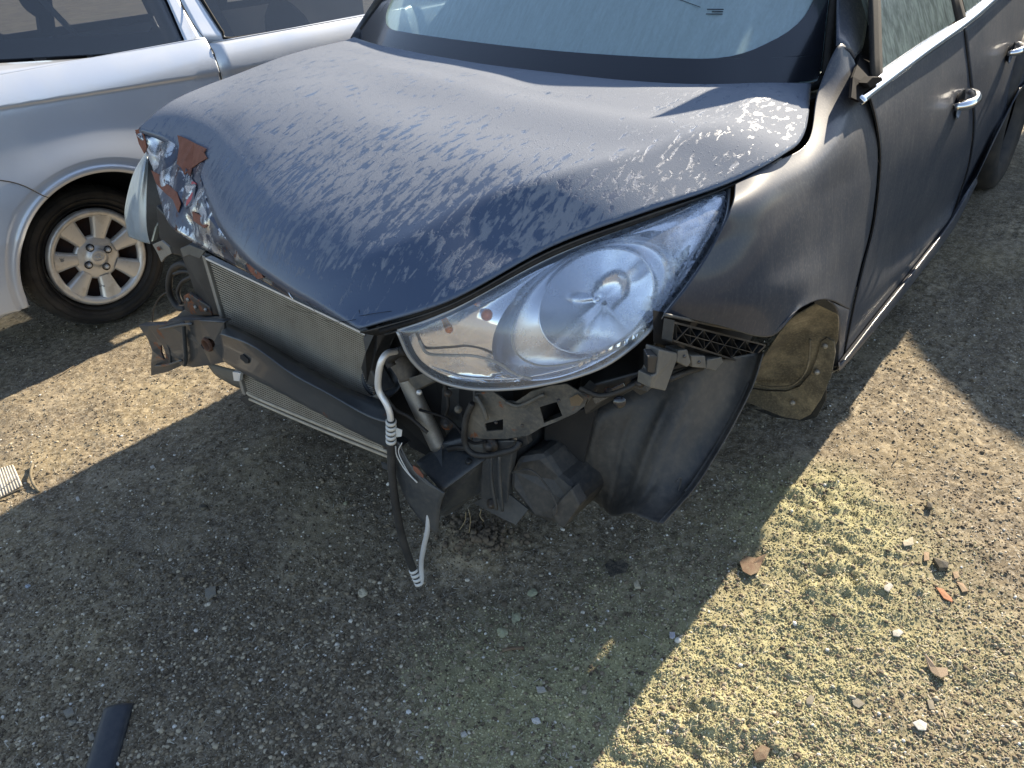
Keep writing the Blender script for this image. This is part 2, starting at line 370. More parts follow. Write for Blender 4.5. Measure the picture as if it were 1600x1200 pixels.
# ------------------------------------------------------------------ ground
GC = [at(*q, z=0) for q in [(1090, 1140), (1290, 790), (1300, 1000), (880, 1150), (790, 1090), (90, 690), (740, 850), (1330, 900)]]
def ground_base(x, y):
    r = np.clip((-x-1.1)/1.6, 0, 1); z = .17*smooth(r)
    z = z*np.clip((5-np.abs(y))/3, 0, 1)+.010*(fbm(x*1.3, y*1.3, 3, 5)-.5)*np.clip(1.4-np.abs(x)/3, .4, 1)
    return z
def gmask(x, y, c, r): return np.exp(-((x-c[0])**2+(y-c[1])**2)/(2*r*r))
def crumb(x, y):
    """how much loose pale-green absorbent lies here, 0..1"""
    m = gmask(x, y, GC[0], .17)*1.1+gmask(x, y, GC[1], .13)*.8+gmask(x, y, GC[2], .30)*.65+gmask(x, y, GC[3], .24)*.55+gmask(x, y, GC[4], .14)*.5+gmask(x, y, GC[7], .15)*.6
    m = m*(.35+1.3*fbm(x*6, y*6, 4, 31)); return np.clip(m*1.15-.12, 0, 1)
def ground_z(x, y):
    z = ground_base(x, y)
    z = z+.014*(fbm(x*9, y*9, 4, 9)-.5)+.0085*(fbm(x*50, y*50, 3, 14)-.5)
    c = crumb(x, y); z = z+c*(.004+.030*np.clip(fbm(x*9, y*9, 3, 77)-.40, 0, 1)+.012*(fbm(x*34, y*34, 3, 78)-.45)+.004*(vnoise(x*95, y*95, 3)-.5))
    for k_ in (0, 1, 7): z = z+gmask(x, y, GC[k_], .085)*.030*np.clip(fbm(x*22, y*22, 4, 60+k_)*2-.55, 0, 1.2)
    z = z+.035*gmask(x, y, GC[6], .07)*(.5+fbm(x*30, y*30, 3, 8))
    # tyre-track ridges on the sunny side
    rr = y-1.42-.10*np.sin(x*2.2); z = z+.006*np.sin(rr*34)*np.exp(-(rr/.28)**2)*fbm(x*5, y*5, 2, 55)
    return z
def axis_pts(lo, hi, step, far, g=1.16):
    core = np.arange(lo, hi+step/2, step); a = []; s = step; p = core[-1]
    while p < far: s = min(s*g, 12); p += s; a.append(p)
    b = []; s = step; p = core[0]
    while p > -far: s = min(s*g, 12); p -= s; b.append(p)
    return np.array(b[::-1]+list(core)+a)
gx = axis_pts(-1.7, 1.75, .0075, 120); gy = axis_pts(-2.1, 2.2, .0075, 120)
XX, YY = np.meshgrid(gx, gy, indexing='ij'); ZZ = ground_z(XX, YY)
n, m = XX.shape
me = bpy.data.meshes.new('ground'); me.vertices.add(n*m)
me.vertices.foreach_set('co', np.stack([XX, YY, ZZ], -1).astype(np.float32).ravel())
I = np.arange(n*m).reshape(n, m); Q = np.stack([I[:-1, :-1], I[1:, :-1], I[1:, 1:], I[:-1, 1:]], -1).reshape(-1, 4)
me.loops.add(Q.size); me.loops.foreach_set('vertex_index', Q.astype(np.int32).ravel()); me.polygons.add(len(Q))
me.polygons.foreach_set('loop_start', np.arange(0, Q.size, 4, dtype=np.int32)); me.update(calc_edges=True)
at_ = me.attributes.new('crumb', 'FLOAT', 'POINT'); at_.data.foreach_set('value', crumb(XX, YY).astype(np.float32).ravel())
me.polygons.foreach_set('use_smooth', np.ones(len(Q), bool))
def ground_mat():
    a = M('packed_dirt', rough=.95, spec=.2)
    n1 = a.noise(3, 6, .6); n2 = a.noise(38, 5, .65); n3 = a.noise(260, 3, .6); v = a.vor(210, out=1)
    base = a.stops(n2, [(.33, (.07, .056, .036)), (.5, (.215, .172, .110)), (.67, (.46, .385, .26))])
    base = a.mix(a.math('MULTIPLY', a.ramp(n1, .38, .68), .55), base, (.125, .10, .074))
    stain = a.ramp(a.noise(1.5, 6, .62, None, .6), .40, .62); base = a.mix(a.math('MULTIPLY', stain, .5), base, (.09, .073, .052))
    pale = a.ramp(a.noise(4.2, 5, .65), .52, .68); base = a.mix(a.math('MULTIPLY', pale, .35), base, (.45, .38, .27))
    grit = a.n('SeparateXYZ', Vector=v).outputs[0]
    base = a.mix(a.math('MULTIPLY', a.ramp(grit, .55, .95), .45), base, (.42, .38, .31))
    base = a.mix(a.math('MULTIPLY', a.ramp(n3, .55, .7), .5), base, (.06, .052, .042))
    t = a.xyz()                      # the greyer gravel in front of the car, yellow-green absorbent on the sunny side
    grey = a.math('MULTIPLY', a.ramp(t[0], .55, 1.3), a.ramp(t[1], .95, .2, (0, 0, 0, 1), (1, 1, 1, 1)))
    at1 = a.n('Attribute', _attribute_name='crumb').outputs['Fac']
    yel = a.mix(n2, (.25, .235, .115), (.46, .43, .25))
    base = a.mix(a.math('MULTIPLY', at1, .85), base, yel)
    ys = a.math('MULTIPLY', a.ramp(a.noise(2.2, 3), .5, .7), .25); base = a.mix(ys, base, (.36, .29, .15))
    a.set('Base Color', base)
    h = a.math('ADD', a.math('MULTIPLY', n3, .5), a.math('MULTIPLY', grit, .8)); a.set('Normal', a.bump(h, .7, .0035)); return a.m
GROUNDM = ground_mat(); me.materials.append(GROUNDM)
go = bpy.data.objects.new('ground', me); COL.objects.link(go); go['kind'] = 'structure'

ICO_V = []; PHI = (1+5**.5)/2
for a_, b_ in ((1, PHI), (-1, PHI), (1, -PHI), (-1, -PHI)): ICO_V += [(0, a_, b_)]
for a_, b_ in ((1, PHI), (-1, PHI), (1, -PHI), (-1, -PHI)): ICO_V += [(a_, b_, 0)]
for a_, b_ in ((1, PHI), (-1, PHI), (1, -PHI), (-1, -PHI)): ICO_V += [(b_, 0, a_)]
ICO_V = np.array(ICO_V, float); ICO_V /= np.linalg.norm(ICO_V[0])
_bm = bmesh.new(); [_bm.verts.new(v) for v in ICO_V]; bmesh.ops.convex_hull(_bm, input=_bm.verts[:]); _bm.verts.index_update()
ICO_F = np.array([[v.index for v in f.verts] for f in _bm.faces]); _bm.free()
def stones(name, P, size, flat, mat, rnd, sink=.25):
    N = len(P); V = ICO_V[None]*np.ones((N, 1, 1)); V = V*(1+.28*(rng.random((N, 12, 1))-.5))
    S = np.stack([np.ones(N), .55+.45*rng.random(N), flat], 1)*size[:, None]; V = V*S[:, None, :]
    a = rng.random(N)*6.283; b = (rng.random(N)-.5)*.7; c, s = np.cos(a), np.sin(a); cb, sb = np.cos(b), np.sin(b)
    x, y, z = V[..., 0], V[..., 1], V[..., 2]; x, z = x*cb[:, None]-z*sb[:, None], x*sb[:, None]+z*cb[:, None]
    V = np.stack([x*c[:, None]-y*s[:, None], x*s[:, None]+y*c[:, None], z], -1)
    V += P[:, None, :]; V[..., 2] += (size*flat*(1-sink*2))[:, None]*.6
    F = (ICO_F[None]+12*np.arange(N)[:, None, None]).reshape(-1, 3)
    me = bpy.data.meshes.new(name); me.vertices.add(N*12); me.vertices.foreach_set('co', V.astype(np.float32).ravel())
    me.loops.add(F.size); me.loops.foreach_set('vertex_index', F.astype(np.int32).ravel()); me.polygons.add(len(F))
    me.polygons.foreach_set('loop_start', np.arange(0, F.size, 3, dtype=np.int32)); me.update(calc_edges=True)
    at_ = me.attributes.new('rnd', 'FLOAT', 'POINT'); at_.data.foreach_set('value', np.repeat(rnd, 12).astype(np.float32))
    me.materials.append(mat); o = bpy.data.objects.new(name, me); COL.objects.link(o); o['kind'] = 'stuff'; return o
def attr_mat(name, st, rough=.85):
    a = M(name, rough=rough, spec=.3); f = a.n('Attribute', _attribute_name='rnd').outputs['Fac']
    c = a.stops(f, st); a.set('Base Color', a.mix(a.math('MULTIPLY', a.noise(120, 3), .35), c, (.12, .1, .075))); return a.m
def scatter_view(N, y0=480, y1=1230, x0=-40, x1=1660, bias=1.0):
    """random points on the ground inside the part of the yard in view"""
    out = []
    while sum(map(len, out)) < N:
        px = x0+(x1-x0)*rng.random(N); py = y0+(y1-y0)*rng.random(N)**bias
        d = (Rn @ np.stack([(px-800)/FPX, -(py-600)/FPX, -np.ones(N)])).T; k = -CAM[2]/d[:, 2]
        q = CAM+d*k[:, None]; q[:, :2] += (rng.random((N, 2))-.5)*.05
        out.append(q)
    q = np.vstack(out)[:N]; q[:, 2] = ground_z(q[:, 0], q[:, 1]); return q
GRAV = attr_mat('gravel', [(0, (.065, .05, .035)), (.35, (.15, .118, .078)), (.7, (.27, .22, .15)), (.9, (.48, .42, .31)), (1, (.80, .78, .72))])
P = scatter_view(62000); P = P[rng.random(len(P)) > crumb(P[:, 0], P[:, 1])*.75]; sz = .0012+.0036*rng.random(len(P))**3.4; dens = fbm(P[:, 0]*4, P[:, 1]*4, 3, 99)
sz *= (.65+.8*dens)
stones('gravel', P, sz, .45+.3*rng.random(len(P)), GRAV, rng.random(len(P))**1.1)
P = scatter_view(1500); P = P[(P[:, 0] > .2)]; sz = .004+.005*rng.random(len(P))**3
stones('pebbles', P, sz, .4+.3*rng.random(len(P)), GRAV, rng.random(len(P)))
P = scatter_view(2600, 500, 1230); sz = .0035+.0045*rng.random(len(P))**2.2
stones('half_sunk_stones', P, sz, .35+.35*rng.random(len(P)), GRAV, rng.random(len(P))*.9, .45)
# the coarser gravel at the near left
P = scatter_view(5200, 860, 1230, -40, 620); sz = .0022+.0050*rng.random(len(P))**2
stones('coarse_gravel', P, sz, .5+.3*rng.random(len(P)), GRAV, rng.random(len(P))*.93)
# crumbs of absorbent
CRM = attr_mat('absorbent_crumbs', [(0, (.19, .18, .095)), (.5, (.36, .34, .19)), (1, (.56, .53, .34))])
P = scatter_view(95000, 640, 1230, 560, 1660); P = P[rng.random(len(P)) < crumb(P[:, 0], P[:, 1])*1.1]
stones('absorbent_crumbs', P, .0011+.0026*rng.random(len(P))**2.6, .6+.3*rng.random(len(P)), CRM, rng.random(len(P)))
# sawdust slivers: thin pale splinters
def slivers(name, N, mat, lo=.003, hi=.009, box=(480, 1230, -40, 1660)):
    P = scatter_view(N, *box); a = rng.random(N)*6.283; L = lo+(hi-lo)*rng.random(N)**2; W = .0004+.0006*rng.random(N)
    u = np.stack([np.cos(a), np.sin(a), (rng.random(N)-.5)*.5], 1); v = np.stack([-np.sin(a), np.cos(a), 0*a], 1); k = np.array([0, 0, 1.])
    c = P+k*.0018; V = np.stack([c-u*L[:, None]-v*W[:, None], c-u*L[:, None]+v*W[:, None], c+u*L[:, None]+v*W[:, None], c+u*L[:, None]-v*W[:, None],
                                 c-u*L[:, None]*.8+k*.0008, c+u*L[:, None]*.8+k*.0008], 1)
    f = np.array([(0, 4, 1), (1, 4, 5), (1, 5, 2), (2, 5, 3), (3, 5, 4), (3, 4, 0)])
    F = (f[None]+6*np.arange(N)[:, None, None]).reshape(-1, 3); me = bpy.data.meshes.new(name); me.vertices.add(N*6); me.vertices.foreach_set('co', V.astype(np.float32).ravel())
    me.loops.add(F.size); me.loops.foreach_set('vertex_index', F.astype(np.int32).ravel()); me.polygons.add(len(F)); me.polygons.foreach_set('loop_start', np.arange(0, F.size, 3, dtype=np.int32)); me.update(calc_edges=True)
    at_ = me.attributes.new('rnd', 'FLOAT', 'POINT'); at_.data.foreach_set('value', np.repeat(rng.random(N), 6).astype(np.float32)); me.materials.append(mat)
    o = bpy.data.objects.new(name, me); COL.objects.link(o); o['kind'] = 'stuff'
slivers('wood_slivers', 14000, attr_mat('wood_slivers', [(0, (.16, .12, .08)), (.6, (.36, .30, .2)), (1, (.62, .58, .48))]))

# ------------------------------------------------------------------ the dark wrecked car
CAR = thing('damaged_car', 'dark navy car with its front bumper and front wheels gone and a crumpled dewy hood', 'car', (-1.3, 0, 0))
def gap_line(name, pts, parent, r=.0028, mat=None, n=40): return MB().tube(pts, r, 6, n).out(name, mat or TRIM, parent)

# --- hood: edges measured in the car's own axes, then a net between them
hl = np.array(Z(0, (1268, 130, 1.02), (1258, 205, .987), (1225, 240, .982), (1140, 285, .965), (1000, 333, .955), (860, 385, .93), (700, 470, .885), (560, 513, .85)))   # left edge, rear to front
rear = Z(0, (1268, 130, 1.02), (1190, 128, 1.038), (1050, 129, 1.052), (860, 113, 1.065), (700, 91, 1.078), (600, 72, 1.088), (553, 58, 1.095))
front = Z(0, (560, 513, .85), (470, 468, .862), (420, 436, .870), (384, 408, .880), (345, 360, .90), (320, 308, .925), (300, 264, .95), (262, 226, .98), (217, 206, 1.0))
rr_ = [rear[-1], (-.28, -.79, 1.10), (-.05, -.84, 1.085), (.2, -.80, 1.07), (.40, -.72, 1.045), front[-1]]
NU, NV = 110, 120
A = cr(hl, NV); B = cr(rr_, NV); T0 = cr(rear, NU); T1 = cr(front, NU)
u = np.linspace(0, 1, NU)[None, :, None]; v = np.linspace(0, 1, NV)[:, None, None]
G = (1-u)*A[:, None]+u*B[:, None]+(1-v)*T0[None]+v*T1[None]-((1-u)*(1-v)*A[0]+u*(1-v)*B[0]+(1-u)*v*A[-1]+u*v*B[-1])
uu, vv = u[..., 0], v[..., 0]
bul = .020*(1-np.abs(2*uu-1)**2.2)*(1-vv**5)*np.sin(np.pi/2*np.clip(vv*1.5, 0, 1))
uc = .075+.035*vv; q_ = uu/uc; edge_ = np.where(q_ > 1.12, 1, np.where(q_ < .88, q_, 1-(1.12-q_)**2/.48))
lip = (.024*(1-vv**12)+.022*(1-vv**45))*np.sin(np.pi/2*np.clip(vv*1.25+.12, 0, 1))*np.clip((1-uu**6), 0, 1)*edge_*np.sin(np.pi/2*np.clip(vv*11, 0, 1))
crease = .003*np.exp(-((uu-uc*1.05)/.02)**2)*(1-vv**6)*np.clip(vv*10, 0, 1)          # ridge beside the fender
power = np.clip(vv*3, 0, 1)*.008*np.exp(-((uu-.55-.06*vv)/.10)**2)
buck = -.007*np.exp(-(((uu-.40)/.07)**2+((vv-.17)/.10)**2))+.004*np.exp(-(((uu-.46)/.05)**2+((vv-.25)/.12)**2))
fold = .012*np.sin(6*uu+9*vv)*np.clip((uu-.72)/.28, 0, 1)*vv
Wv = .006*(fbm(uu*5+0*vv, vv*5+0*uu, 2, 4)-.5)
G[..., 2] += bul+lip+crease+power+buck+fold+Wv*np.minimum(1, np.minimum(uu, 1-uu)*8)*np.minimum(1, (1-vv)*8)
G[-1, :, :] = T1
hood = surf('hood', G, HOOD, CAR, solid=.004, face=(0, 0, 5))
HG = G
# folded, torn nose along the right half of the front edge
i0 = 34
up = G[-5, i0:]; lowl = Z(0, (458, 468, .85), (412, 440, .838), (350, 406, .828), (300, 378, .825), (264, 350, .84), (247, 300, .88), (238, 262, .92), (213, 208, .985))
low = cr(lowl, up.shape[0]); rows = []
def tri_(v): return np.abs((v % 1)*2-1)
for f in np.linspace(0, 1, 22):
    p = up*(1-f)+low*f
    s = np.linspace(0, 1, len(p)); wv = np.minimum(1, s*5)*math.sin(math.pi*min(1, f*1.02))**.6
    dsp = .016*math.sin(math.pi*f)+.016*(tri_(s*4.3+f*.8+.35*np.sin(s*9))-.5)+.010*(tri_(s*9.1-f*1.7+.3)-.5)+.006*(vnoise(s*30, s*0+f*9, 5)-.5)
    rows.append(p+np.outer(dsp*wv, (.75, .1, -.2)))
nose = np.array(rows); surf('folded_hood_lip', nose, CHROME, CAR, solid=.002)
def scrap(name, pix, off, mat=RUST, parent=CAR, th=.002, ref=None):
    pts = [at(*p) if False else None for p in ()]
    L = []
    for q in pix:
        # nearest hood/nose surface point on that line of sight, lifted a few mm
        d = ray(*q); d /= np.linalg.norm(d); S = ref; w_ = S-CAM; t = w_@d; perp = np.linalg.norm(w_-np.outer(t, d), axis=1); j = perp.argmin(); L.append(CAM+d*(t[j]-off))
    return plate(name, L, mat, parent, th)
allS = np.vstack([G.reshape(-1, 3), nose.reshape(-1, 3)])
scrap('torn_primer_patch', [(277, 211), (290, 216), (303, 223), (322, 232), (318, 238), (323, 247), (311, 254), (300, 262), (297, 275), (291, 268), (288, 273), (283, 262), (276, 256), (278, 240), (280, 228)], .022, ref=allS)
scrap('torn_primer_patch', [(211, 203), (222, 201), (226, 215), (229, 232), (225, 240), (217, 225)], .007, ref=allS)
scrap('torn_primer_patch', [(236, 266), (248, 272), (262, 288), (276, 300), (282, 318), (278, 332), (270, 312), (256, 300), (244, 287)], .009, ref=allS)
scrap('torn_primer_patch', [(300, 330), (316, 338), (324, 352), (318, 356), (302, 345)], .009, ref=allS)
scrap('torn_primer_patch', [(384, 412), (400, 416), (412, 434), (402, 436), (390, 424)], .006, ref=allS)
scrap('bright_crumple', [(290, 262), (298, 276), (306, 290), (302, 318), (290, 326), (284, 312), (288, 290)], .011, CHROME, ref=allS)
scrap('bright_crumple', [(309, 262), (315, 285), (322, 312), (338, 345), (362, 378), (352, 374), (326, 340), (310, 306)], .008, CHROME, ref=allS)
scrap('red_scrap', [(300, 283), (306, 286), (299, 312), (291, 322), (289, 314)], .014, M('red_scrap', (.35, .03, .04), .4).m, ref=allS)
# fine dark cracks in the paint at the hood tip
for c_ in ([(448, 478), (468, 486), (498, 490)], [(478, 470), (486, 478), (492, 486)], [(502, 500), (530, 503), (556, 499)], [(560, 494), (590, 489), (612, 486)], [(528, 507), (532, 503), (545, 505)], [(560, 502), (562, 492), (561, 484)]):
    L_ = []
    for q in c_:
        d = ray(*q); d /= np.linalg.norm(d); w_ = allS-CAM; t = w_@d; j = np.linalg.norm(w_-np.outer(t, d), axis=1).argmin(); L_.append(CAM+d*(t[j]-.001))
    MB().tube(L_, .0004, 5, 16).out('paint_crack', TRIM, hood)
# --- windscreen
wb = Z(0, (1283, 112, 1.03), (1272, 128, 1.012), (1190, 134, 1.02), (1050, 136, 1.034), (860, 121, 1.045), (700, 98, 1.058), (600, 78, 1.068), (556, 62, 1.07))
wb = cr(wb, 60); top = cr([(-1.22, .56, 1.56), (-1.12, .3, 1.60), (-1.09, 0, 1.61), (-1.12, -.3, 1.60), (-1.22, -.56, 1.56)], 60)
WG = np.array([wb*(1-f)+top*f+np.array([.09, 0, .05])*math.sin(math.pi*f)*.8 for f in np.linspace(0, 1, 40)])
surf('windscreen', WG, SCREEN, CAR, face=(3, 0, 3))
nrm = np.array([.003, 0, .005])
# black ceramic band, under the glass
def bil(G_, i, j):
    i0, j0 = int(min(max(i, 0), G_.shape[0]-2)), int(min(max(j, 0), G_.shape[1]-2)); a, b = i-i0, j-j0
    return (G_[i0, j0]*(1-a)*(1-b)+G_[i0+1, j0]*a*(1-b)+G_[i0, j0+1]*(1-a)*b+G_[i0+1, j0+1]*a*b)
mbf = MB(); mbf.grid(WG[:4]+nrm); mbf.grid(WG[3:, :3]+nrm); mbf.grid(WG[3:, -3:]+nrm)
cornerL = np.array([[WG[6+i, 3+j] for j in range(5)] for i in range(5)])
for (si, sj, dj) in ((3, 2, 1), (3, 57, -1)):
    k = 9; A_ = np.linspace(0, math.pi/2, 14); mbf.grid(np.array([[bil(WG, si+k*(1-math.sin(a))*f, sj+dj*k*(1-math.cos(a))*f)+nrm for a in A_] for f in np.linspace(0, 1, 6)]))
mbf.out('ceramic_band', FRIT, CAR)
MB().tube(WG[:, 0]+[0, .012, -.006], .011, 8).out('pillar_trim', TRIM, CAR); MB().tube(WG[:, -1]+[0, -.012, -.006], .011, 8).out('pillar_trim', TRIM, CAR)
MB().tube(WG[0]+[.004, 0, -.012], .010, 8).out('cowl_seal', TRIM, CAR)
gap_line('glass_crack', [WG[13, 38]+[.003, 0, .003], WG[11, 32]+[.003, 0, .003], WG[11, 27]+[.003, 0, .003], WG[13, 22]+[.003, 0, .003], WG[11, 17]+[.003, 0, .003], WG[9, 12]+[.003, 0, .003]], CAR, .0007)
em_ = MB()
for k_ in range(3):
    c_ = bil(WG, 8.2+k_*.28, 10.2)+[.002, 0, .003]; d_ = bil(WG, 8.2, 11.6)-bil(WG, 8.2, 10.2); em_.bar(c_, c_+d_*(.9 if k_ != 1 else .6), (.0006, 0, .0006), (.0006, 0, -.0006))
em_.out('glass_mark', FRIT, CAR, sm=False)
# wiper stub area / cowl at far corner
MB().tube([WG[0, -1]+[.02, .02, .0], WG[0, -1]+[-.1, -.02, .06], WG[10, -1]+[.01, -.02, .0]], .02, 8, 10).out('corner_trim', BLACK, CAR)

# --- left side panels (each row runs rear-ward)
R0 = Y(0, (1149, 288, .832), (1200, 257, .848), (1262, 222, .85), (1279, 142, .80), (1312, 70, .795), (1334, 92, .818))
R1 = Y(0, (1143, 325, .862), (1200, 302, .882), (1262, 268, .888), (1318, 218, .885), (1350, 190, .875), (1366, 196, .880))
R2 = Y(0, (1112, 388, .862), (1190, 362, .898), (1250, 330, .908), (1305, 300, .905), (1345, 280, .9), (1371, 262, .898))
R3 = Y(0, (1080, 438, .86), (1170, 430, .905), (1235, 405, .92), (1290, 380, .92), (1330, 365, .912), (1361, 352, .90))
R4 = Y(0, (1058, 468, .855), (1150, 475, .90), (1222, 458, .93), (1275, 438, .937), (1313, 430, .922), (1344, 420, .905))
R5 = Y(0, (1042, 490, .845), (1120, 508, .88), (1203, 526, .922), (1250, 482, .945), (1292, 468, .938), (1330, 485, .905))
F_ = loft([R0, R1, R2, R3, R4, R5], 150, 120)
surf('front_fender', F_, SIDE, CAR, solid=.003)
st = loft([Y(0, (1292, 468, .937), (1304, 478, .93), (1310, 498, .92), (1311, 535, .905), (1309, 572, .90)), Y(0, (1330, 485, .905), (1329, 492, .905), (1326, 512, .902), (1320, 540, .9), (1315, 570, .9))], 20, 6)
surf('fender_tail', st, SIDE, CAR, solid=.003)
arch = np.array(Y(0, (1203, 526, .922), (1250, 482, .945), (1292, 468, .938), (1306, 480, .93), (1311, 500, .92), (1311, 535, .905), (1309, 572, .90)))
MB().grid(np.array([cr(arch, 40), cr(arch, 40)+[0, -.03, -.002], cr(arch, 40)+[0, -.05, -.004]])).out('arch_lip', SIDE, CAR)
# front door
gp = lambda k: Y(0, *k)
D0 = gp([(1359, 152, .872), (1420, 104, .868), (1465, 72, .866), (1505, 44, .864)])
D1 = gp([(1371, 200, .89), (1425, 172, .892), (1470, 148, .892), (1514, 118, .892)])
D2 = gp([(1375, 262, .9), (1430, 235, .906), (1480, 210, .908), (1520, 190, .908)])
D3 = gp([(1365, 352, .903), (1425, 320, .905), (1475, 285, .905), (1514, 250, .905)])
D4 = gp([(1348, 420, .905), (1405, 385, .895), (1455, 345, .89), (1500, 300, .89)])
D5 = gp([(1333, 485, .907), (1385, 440, .905), (1435, 395, .905), (1485, 340, .905)])
D6 = gp([(1319, 556, .90), (1368, 492, .9), (1425, 420, .9), (1478, 350, .9)])
DG = loft([D0, D1, D2, D3, D4, D5, D6], 50, 60); fdoor = surf('front_door', DG, SIDE, CAR, solid=.003)
E0 = gp([(1508, 42, .864), (1545, 10, .862), (1580, -20, .86), (1640, -75, .85)])
E1 = gp([(1517, 117, .892), (1545, 92, .892), (1585, 60, .89), (1645, 10, .885)])
E2 = gp([(1523, 189, .908), (1548, 168, .91), (1582, 135, .915), (1640, 85, .91)])
E3 = gp([(1517, 249, .905), (1543, 222, .91), (1570, 178, .93), (1603, 128, .93)])
E4 = gp([(1503, 299, .89), (1530, 262, .90), (1550, 222, .93), (1592, 140, .945)])
E5 = gp([(1488, 339, .905), (1512, 300, .905), (1538, 252, .93), (1590, 148, .945)])
E6 = gp([(1481, 349, .9), (1505, 315, .90), (1523, 285, .92), (1526, 275, .92)])
surf('rear_door', loft([E0, E1, E2, E3, E4, E5, E6], 40, 50), SIDE, CAR, solid=.003)
# sill
S0 = gp([(1311, 566, .902), (1318, 556, .902), (1368, 492, .902), (1425, 420, .902), (1478, 350, .902), (1526, 275, .92)])
S1 = gp([(1310, 568, .918), (1320, 563, .918), (1374, 494, .918), (1431, 423, .918), (1484, 352, .918), (1527, 282, .925)])
S2 = gp([(1308, 582, .91), (1320, 570, .91), (1378, 502, .91), (1436, 430, .91), (1490, 357, .91), (1524, 288, .92)])
S3 = [p+np.array([0, -.06, -.015]) for p in S2]
surf('sill', loft([S0, S1, S2, S3], 40, 16), SIDE, CAR)
gap_line('door_gap', [DG[i, 0]+[.002, .001, 0] for i in range(0, 60, 6)]+[DG[-1, 0]], CAR, .0017)
gap_line('door_gap', [DG[i, -1]+[-.004, .001, 0] for i in range(0, 60, 6)]+[DG[-1, -1]], CAR, .0017)
# belt strip, side glass, black mirror triangle
belt = gp([(1342, 162, .874), (1378, 134, .870), (1440, 88, .868), (1505, 42, .866), (1550, 4, .862), (1640, -80, .852)])
beltU = [p+np.array([0, -.018, .026]) for p in belt]
MB().grid(loft([[p+np.array([0, .004, -.004]) for p in belt], [p+np.array([0, .012, .006]) for p in belt], beltU], 40, 7)).out('belt_moulding', CHROMED, CAR, solid=.004, face=tuple(CAM))
def frame_pt(p, f): return np.asarray(p)+np.array([-.02, -.28, .52])*f
gl0 = [p+np.array([0, -.02, .02]) for p in belt]
gA = gp([(1379, 120, .855), (1440, 72, .852), (1498, 28, .85)])
gB = gp([(1380, 108, .848), (1440, 60, .846), (1492, 20, .844)])
glass = loft([gA, [p+np.array([0, -.10, .22]) for p in gA], [p+np.array([-.05, -.23, .46]) for p in gA]], 16, 16); surf('front_door_glass', glass, SIDEGL, CAR)
gC = gp([(1510, 22, .848), (1548, -12, .846), (1640, -98, .84)])
surf('rear_door_glass', loft([gC, [p+np.array([0, -.10, .22]) for p in gC], [p+np.array([-.05, -.23, .46]) for p in gC]], 16, 16), SIDEGL, CAR)
bp = gp([(1496, 38, .858), (1510, 26, .858)]); surf('centre_pillar', loft([bp, [p+np.array([-.03, -.23, .48]) for p in bp]], 4, 6), TRIM, CAR, solid=.004)
fr_ = gp([(1364, 142, .868), (1380, 130, .866)]); surf('window_frame', loft([fr_, [p+np.array([-.16, -.10, .26]) for p in fr_], [p+np.array([-.45, -.24, .50]) for p in fr_]], 4, 10), TRIM, CAR, solid=.006)
tri = gp([(1330, 152, .876), (1344, 158, .878), (1370, 138, .874), (1374, 60, .80), (1376, 0, .77), (1366, 20, .77), (1345, 85, .81), (1333, 120, .85)]); MATTB = M('matt_black', (.006, .006, .007), .9, spec=.1).m
plate('mirror_mount_panel', tri, MATTB, CAR, .006)
cap = gp([(1354, 130, .880), (1364, 120, .880), (1378, 120, .880), (1380, 126, .880), (1360, 138, .880)]); block('mirror_mount_stub', cap, MATTB, CAR, (0, -.02, 0), .002)
# A pillar panel and roof
ap0 = [np.array(R0[3])+[.004, 0, 0], (-.78, .70, 1.24), (-1.24, .58, 1.56)]
apx = Y(0, (1281, 118, .765), (1312, 35, .72), (1335, -30, .68)); apy = Y(0, (1336, 148, .84), (1350, 60, .80), (1375, -25, .74))
apL = [at(1308, 70, y=.79), WG[12, 0]+[0, .018, -.002], WG[22, 0]+[0, .02, -.004], WG[39, 0]+[0, .02, 0]]
apR = [at(1336, 92, y=.816), at(1354, 45, y=.79), (-1.0, .665, 1.42), (-1.35, .61, 1.55)]
apM = [(np.asarray(a)+np.asarray(b))/2+[.003, .006, .005] for a, b in zip(apL, apR)]
surf('front_pillar', loft([apL, apM, apR], 24, 10).transpose(1, 0, 2), SIDE, CAR, solid=.004)
roof = loft([[(-1.22, .58, 1.565), (-1.12, .3, 1.605), (-1.09, 0, 1.62), (-1.12, -.3, 1.605), (-1.22, -.58, 1.565)],
             [(-1.9, .62, 1.60), (-1.9, .3, 1.65), (-1.9, 0, 1.665), (-1.9, -.3, 1.65), (-1.9, -.62, 1.60)],
             [(-2.8, .58, 1.55), (-2.8, .3, 1.61), (-2.8, 0, 1.63), (-2.8, -.3, 1.61), (-2.8, -.58, 1.55)],
             [(-3.35, .55, 1.45), (-3.38, .3, 1.5), (-3.4, 0, 1.52), (-3.38, -.3, 1.5), (-3.35, -.55, 1.45)]], 20, 20)
surf('roof', roof, SIDE, CAR, face=(0, 0, 9))
# rear quarter, tail and right side: closed shell so the car throws its whole shadow
qtr = MB(); base = np.array([p for p in E0])
def side_shell(s):
    mb = MB()
    lo = [(-2.15, .90*s, .32), (-3.0, .88*s, .36), (-3.45, .78*s, .40)]; md = [(-2.15, .93*s, .75), (-3.0, .92*s, .78), (-3.55, .80*s, .80)]; hi = [(-2.15, .87*s, 1.0), (-3.0, .86*s, 1.08), (-3.5, .74*s, 1.12)]
    tp = [(-2.15, .62*s, 1.58), (-2.9, .58*s, 1.54), (-3.35, .55*s, 1.45)]
    return mb, lo, md, hi, tp
mb, lo, md, hi, tp = side_shell(1); lo = [(-2.95, .9, .40), (-3.2, .88, .38), (-3.5, .90, .40)]; md = [(-2.9, .93, .7), (-3.2, .90, .75), (-3.58, .93, .80)]; hi = [(-2.8, .87, 1.04), (-3.1, .85, 1.08), (-3.5, .84, 1.12)]
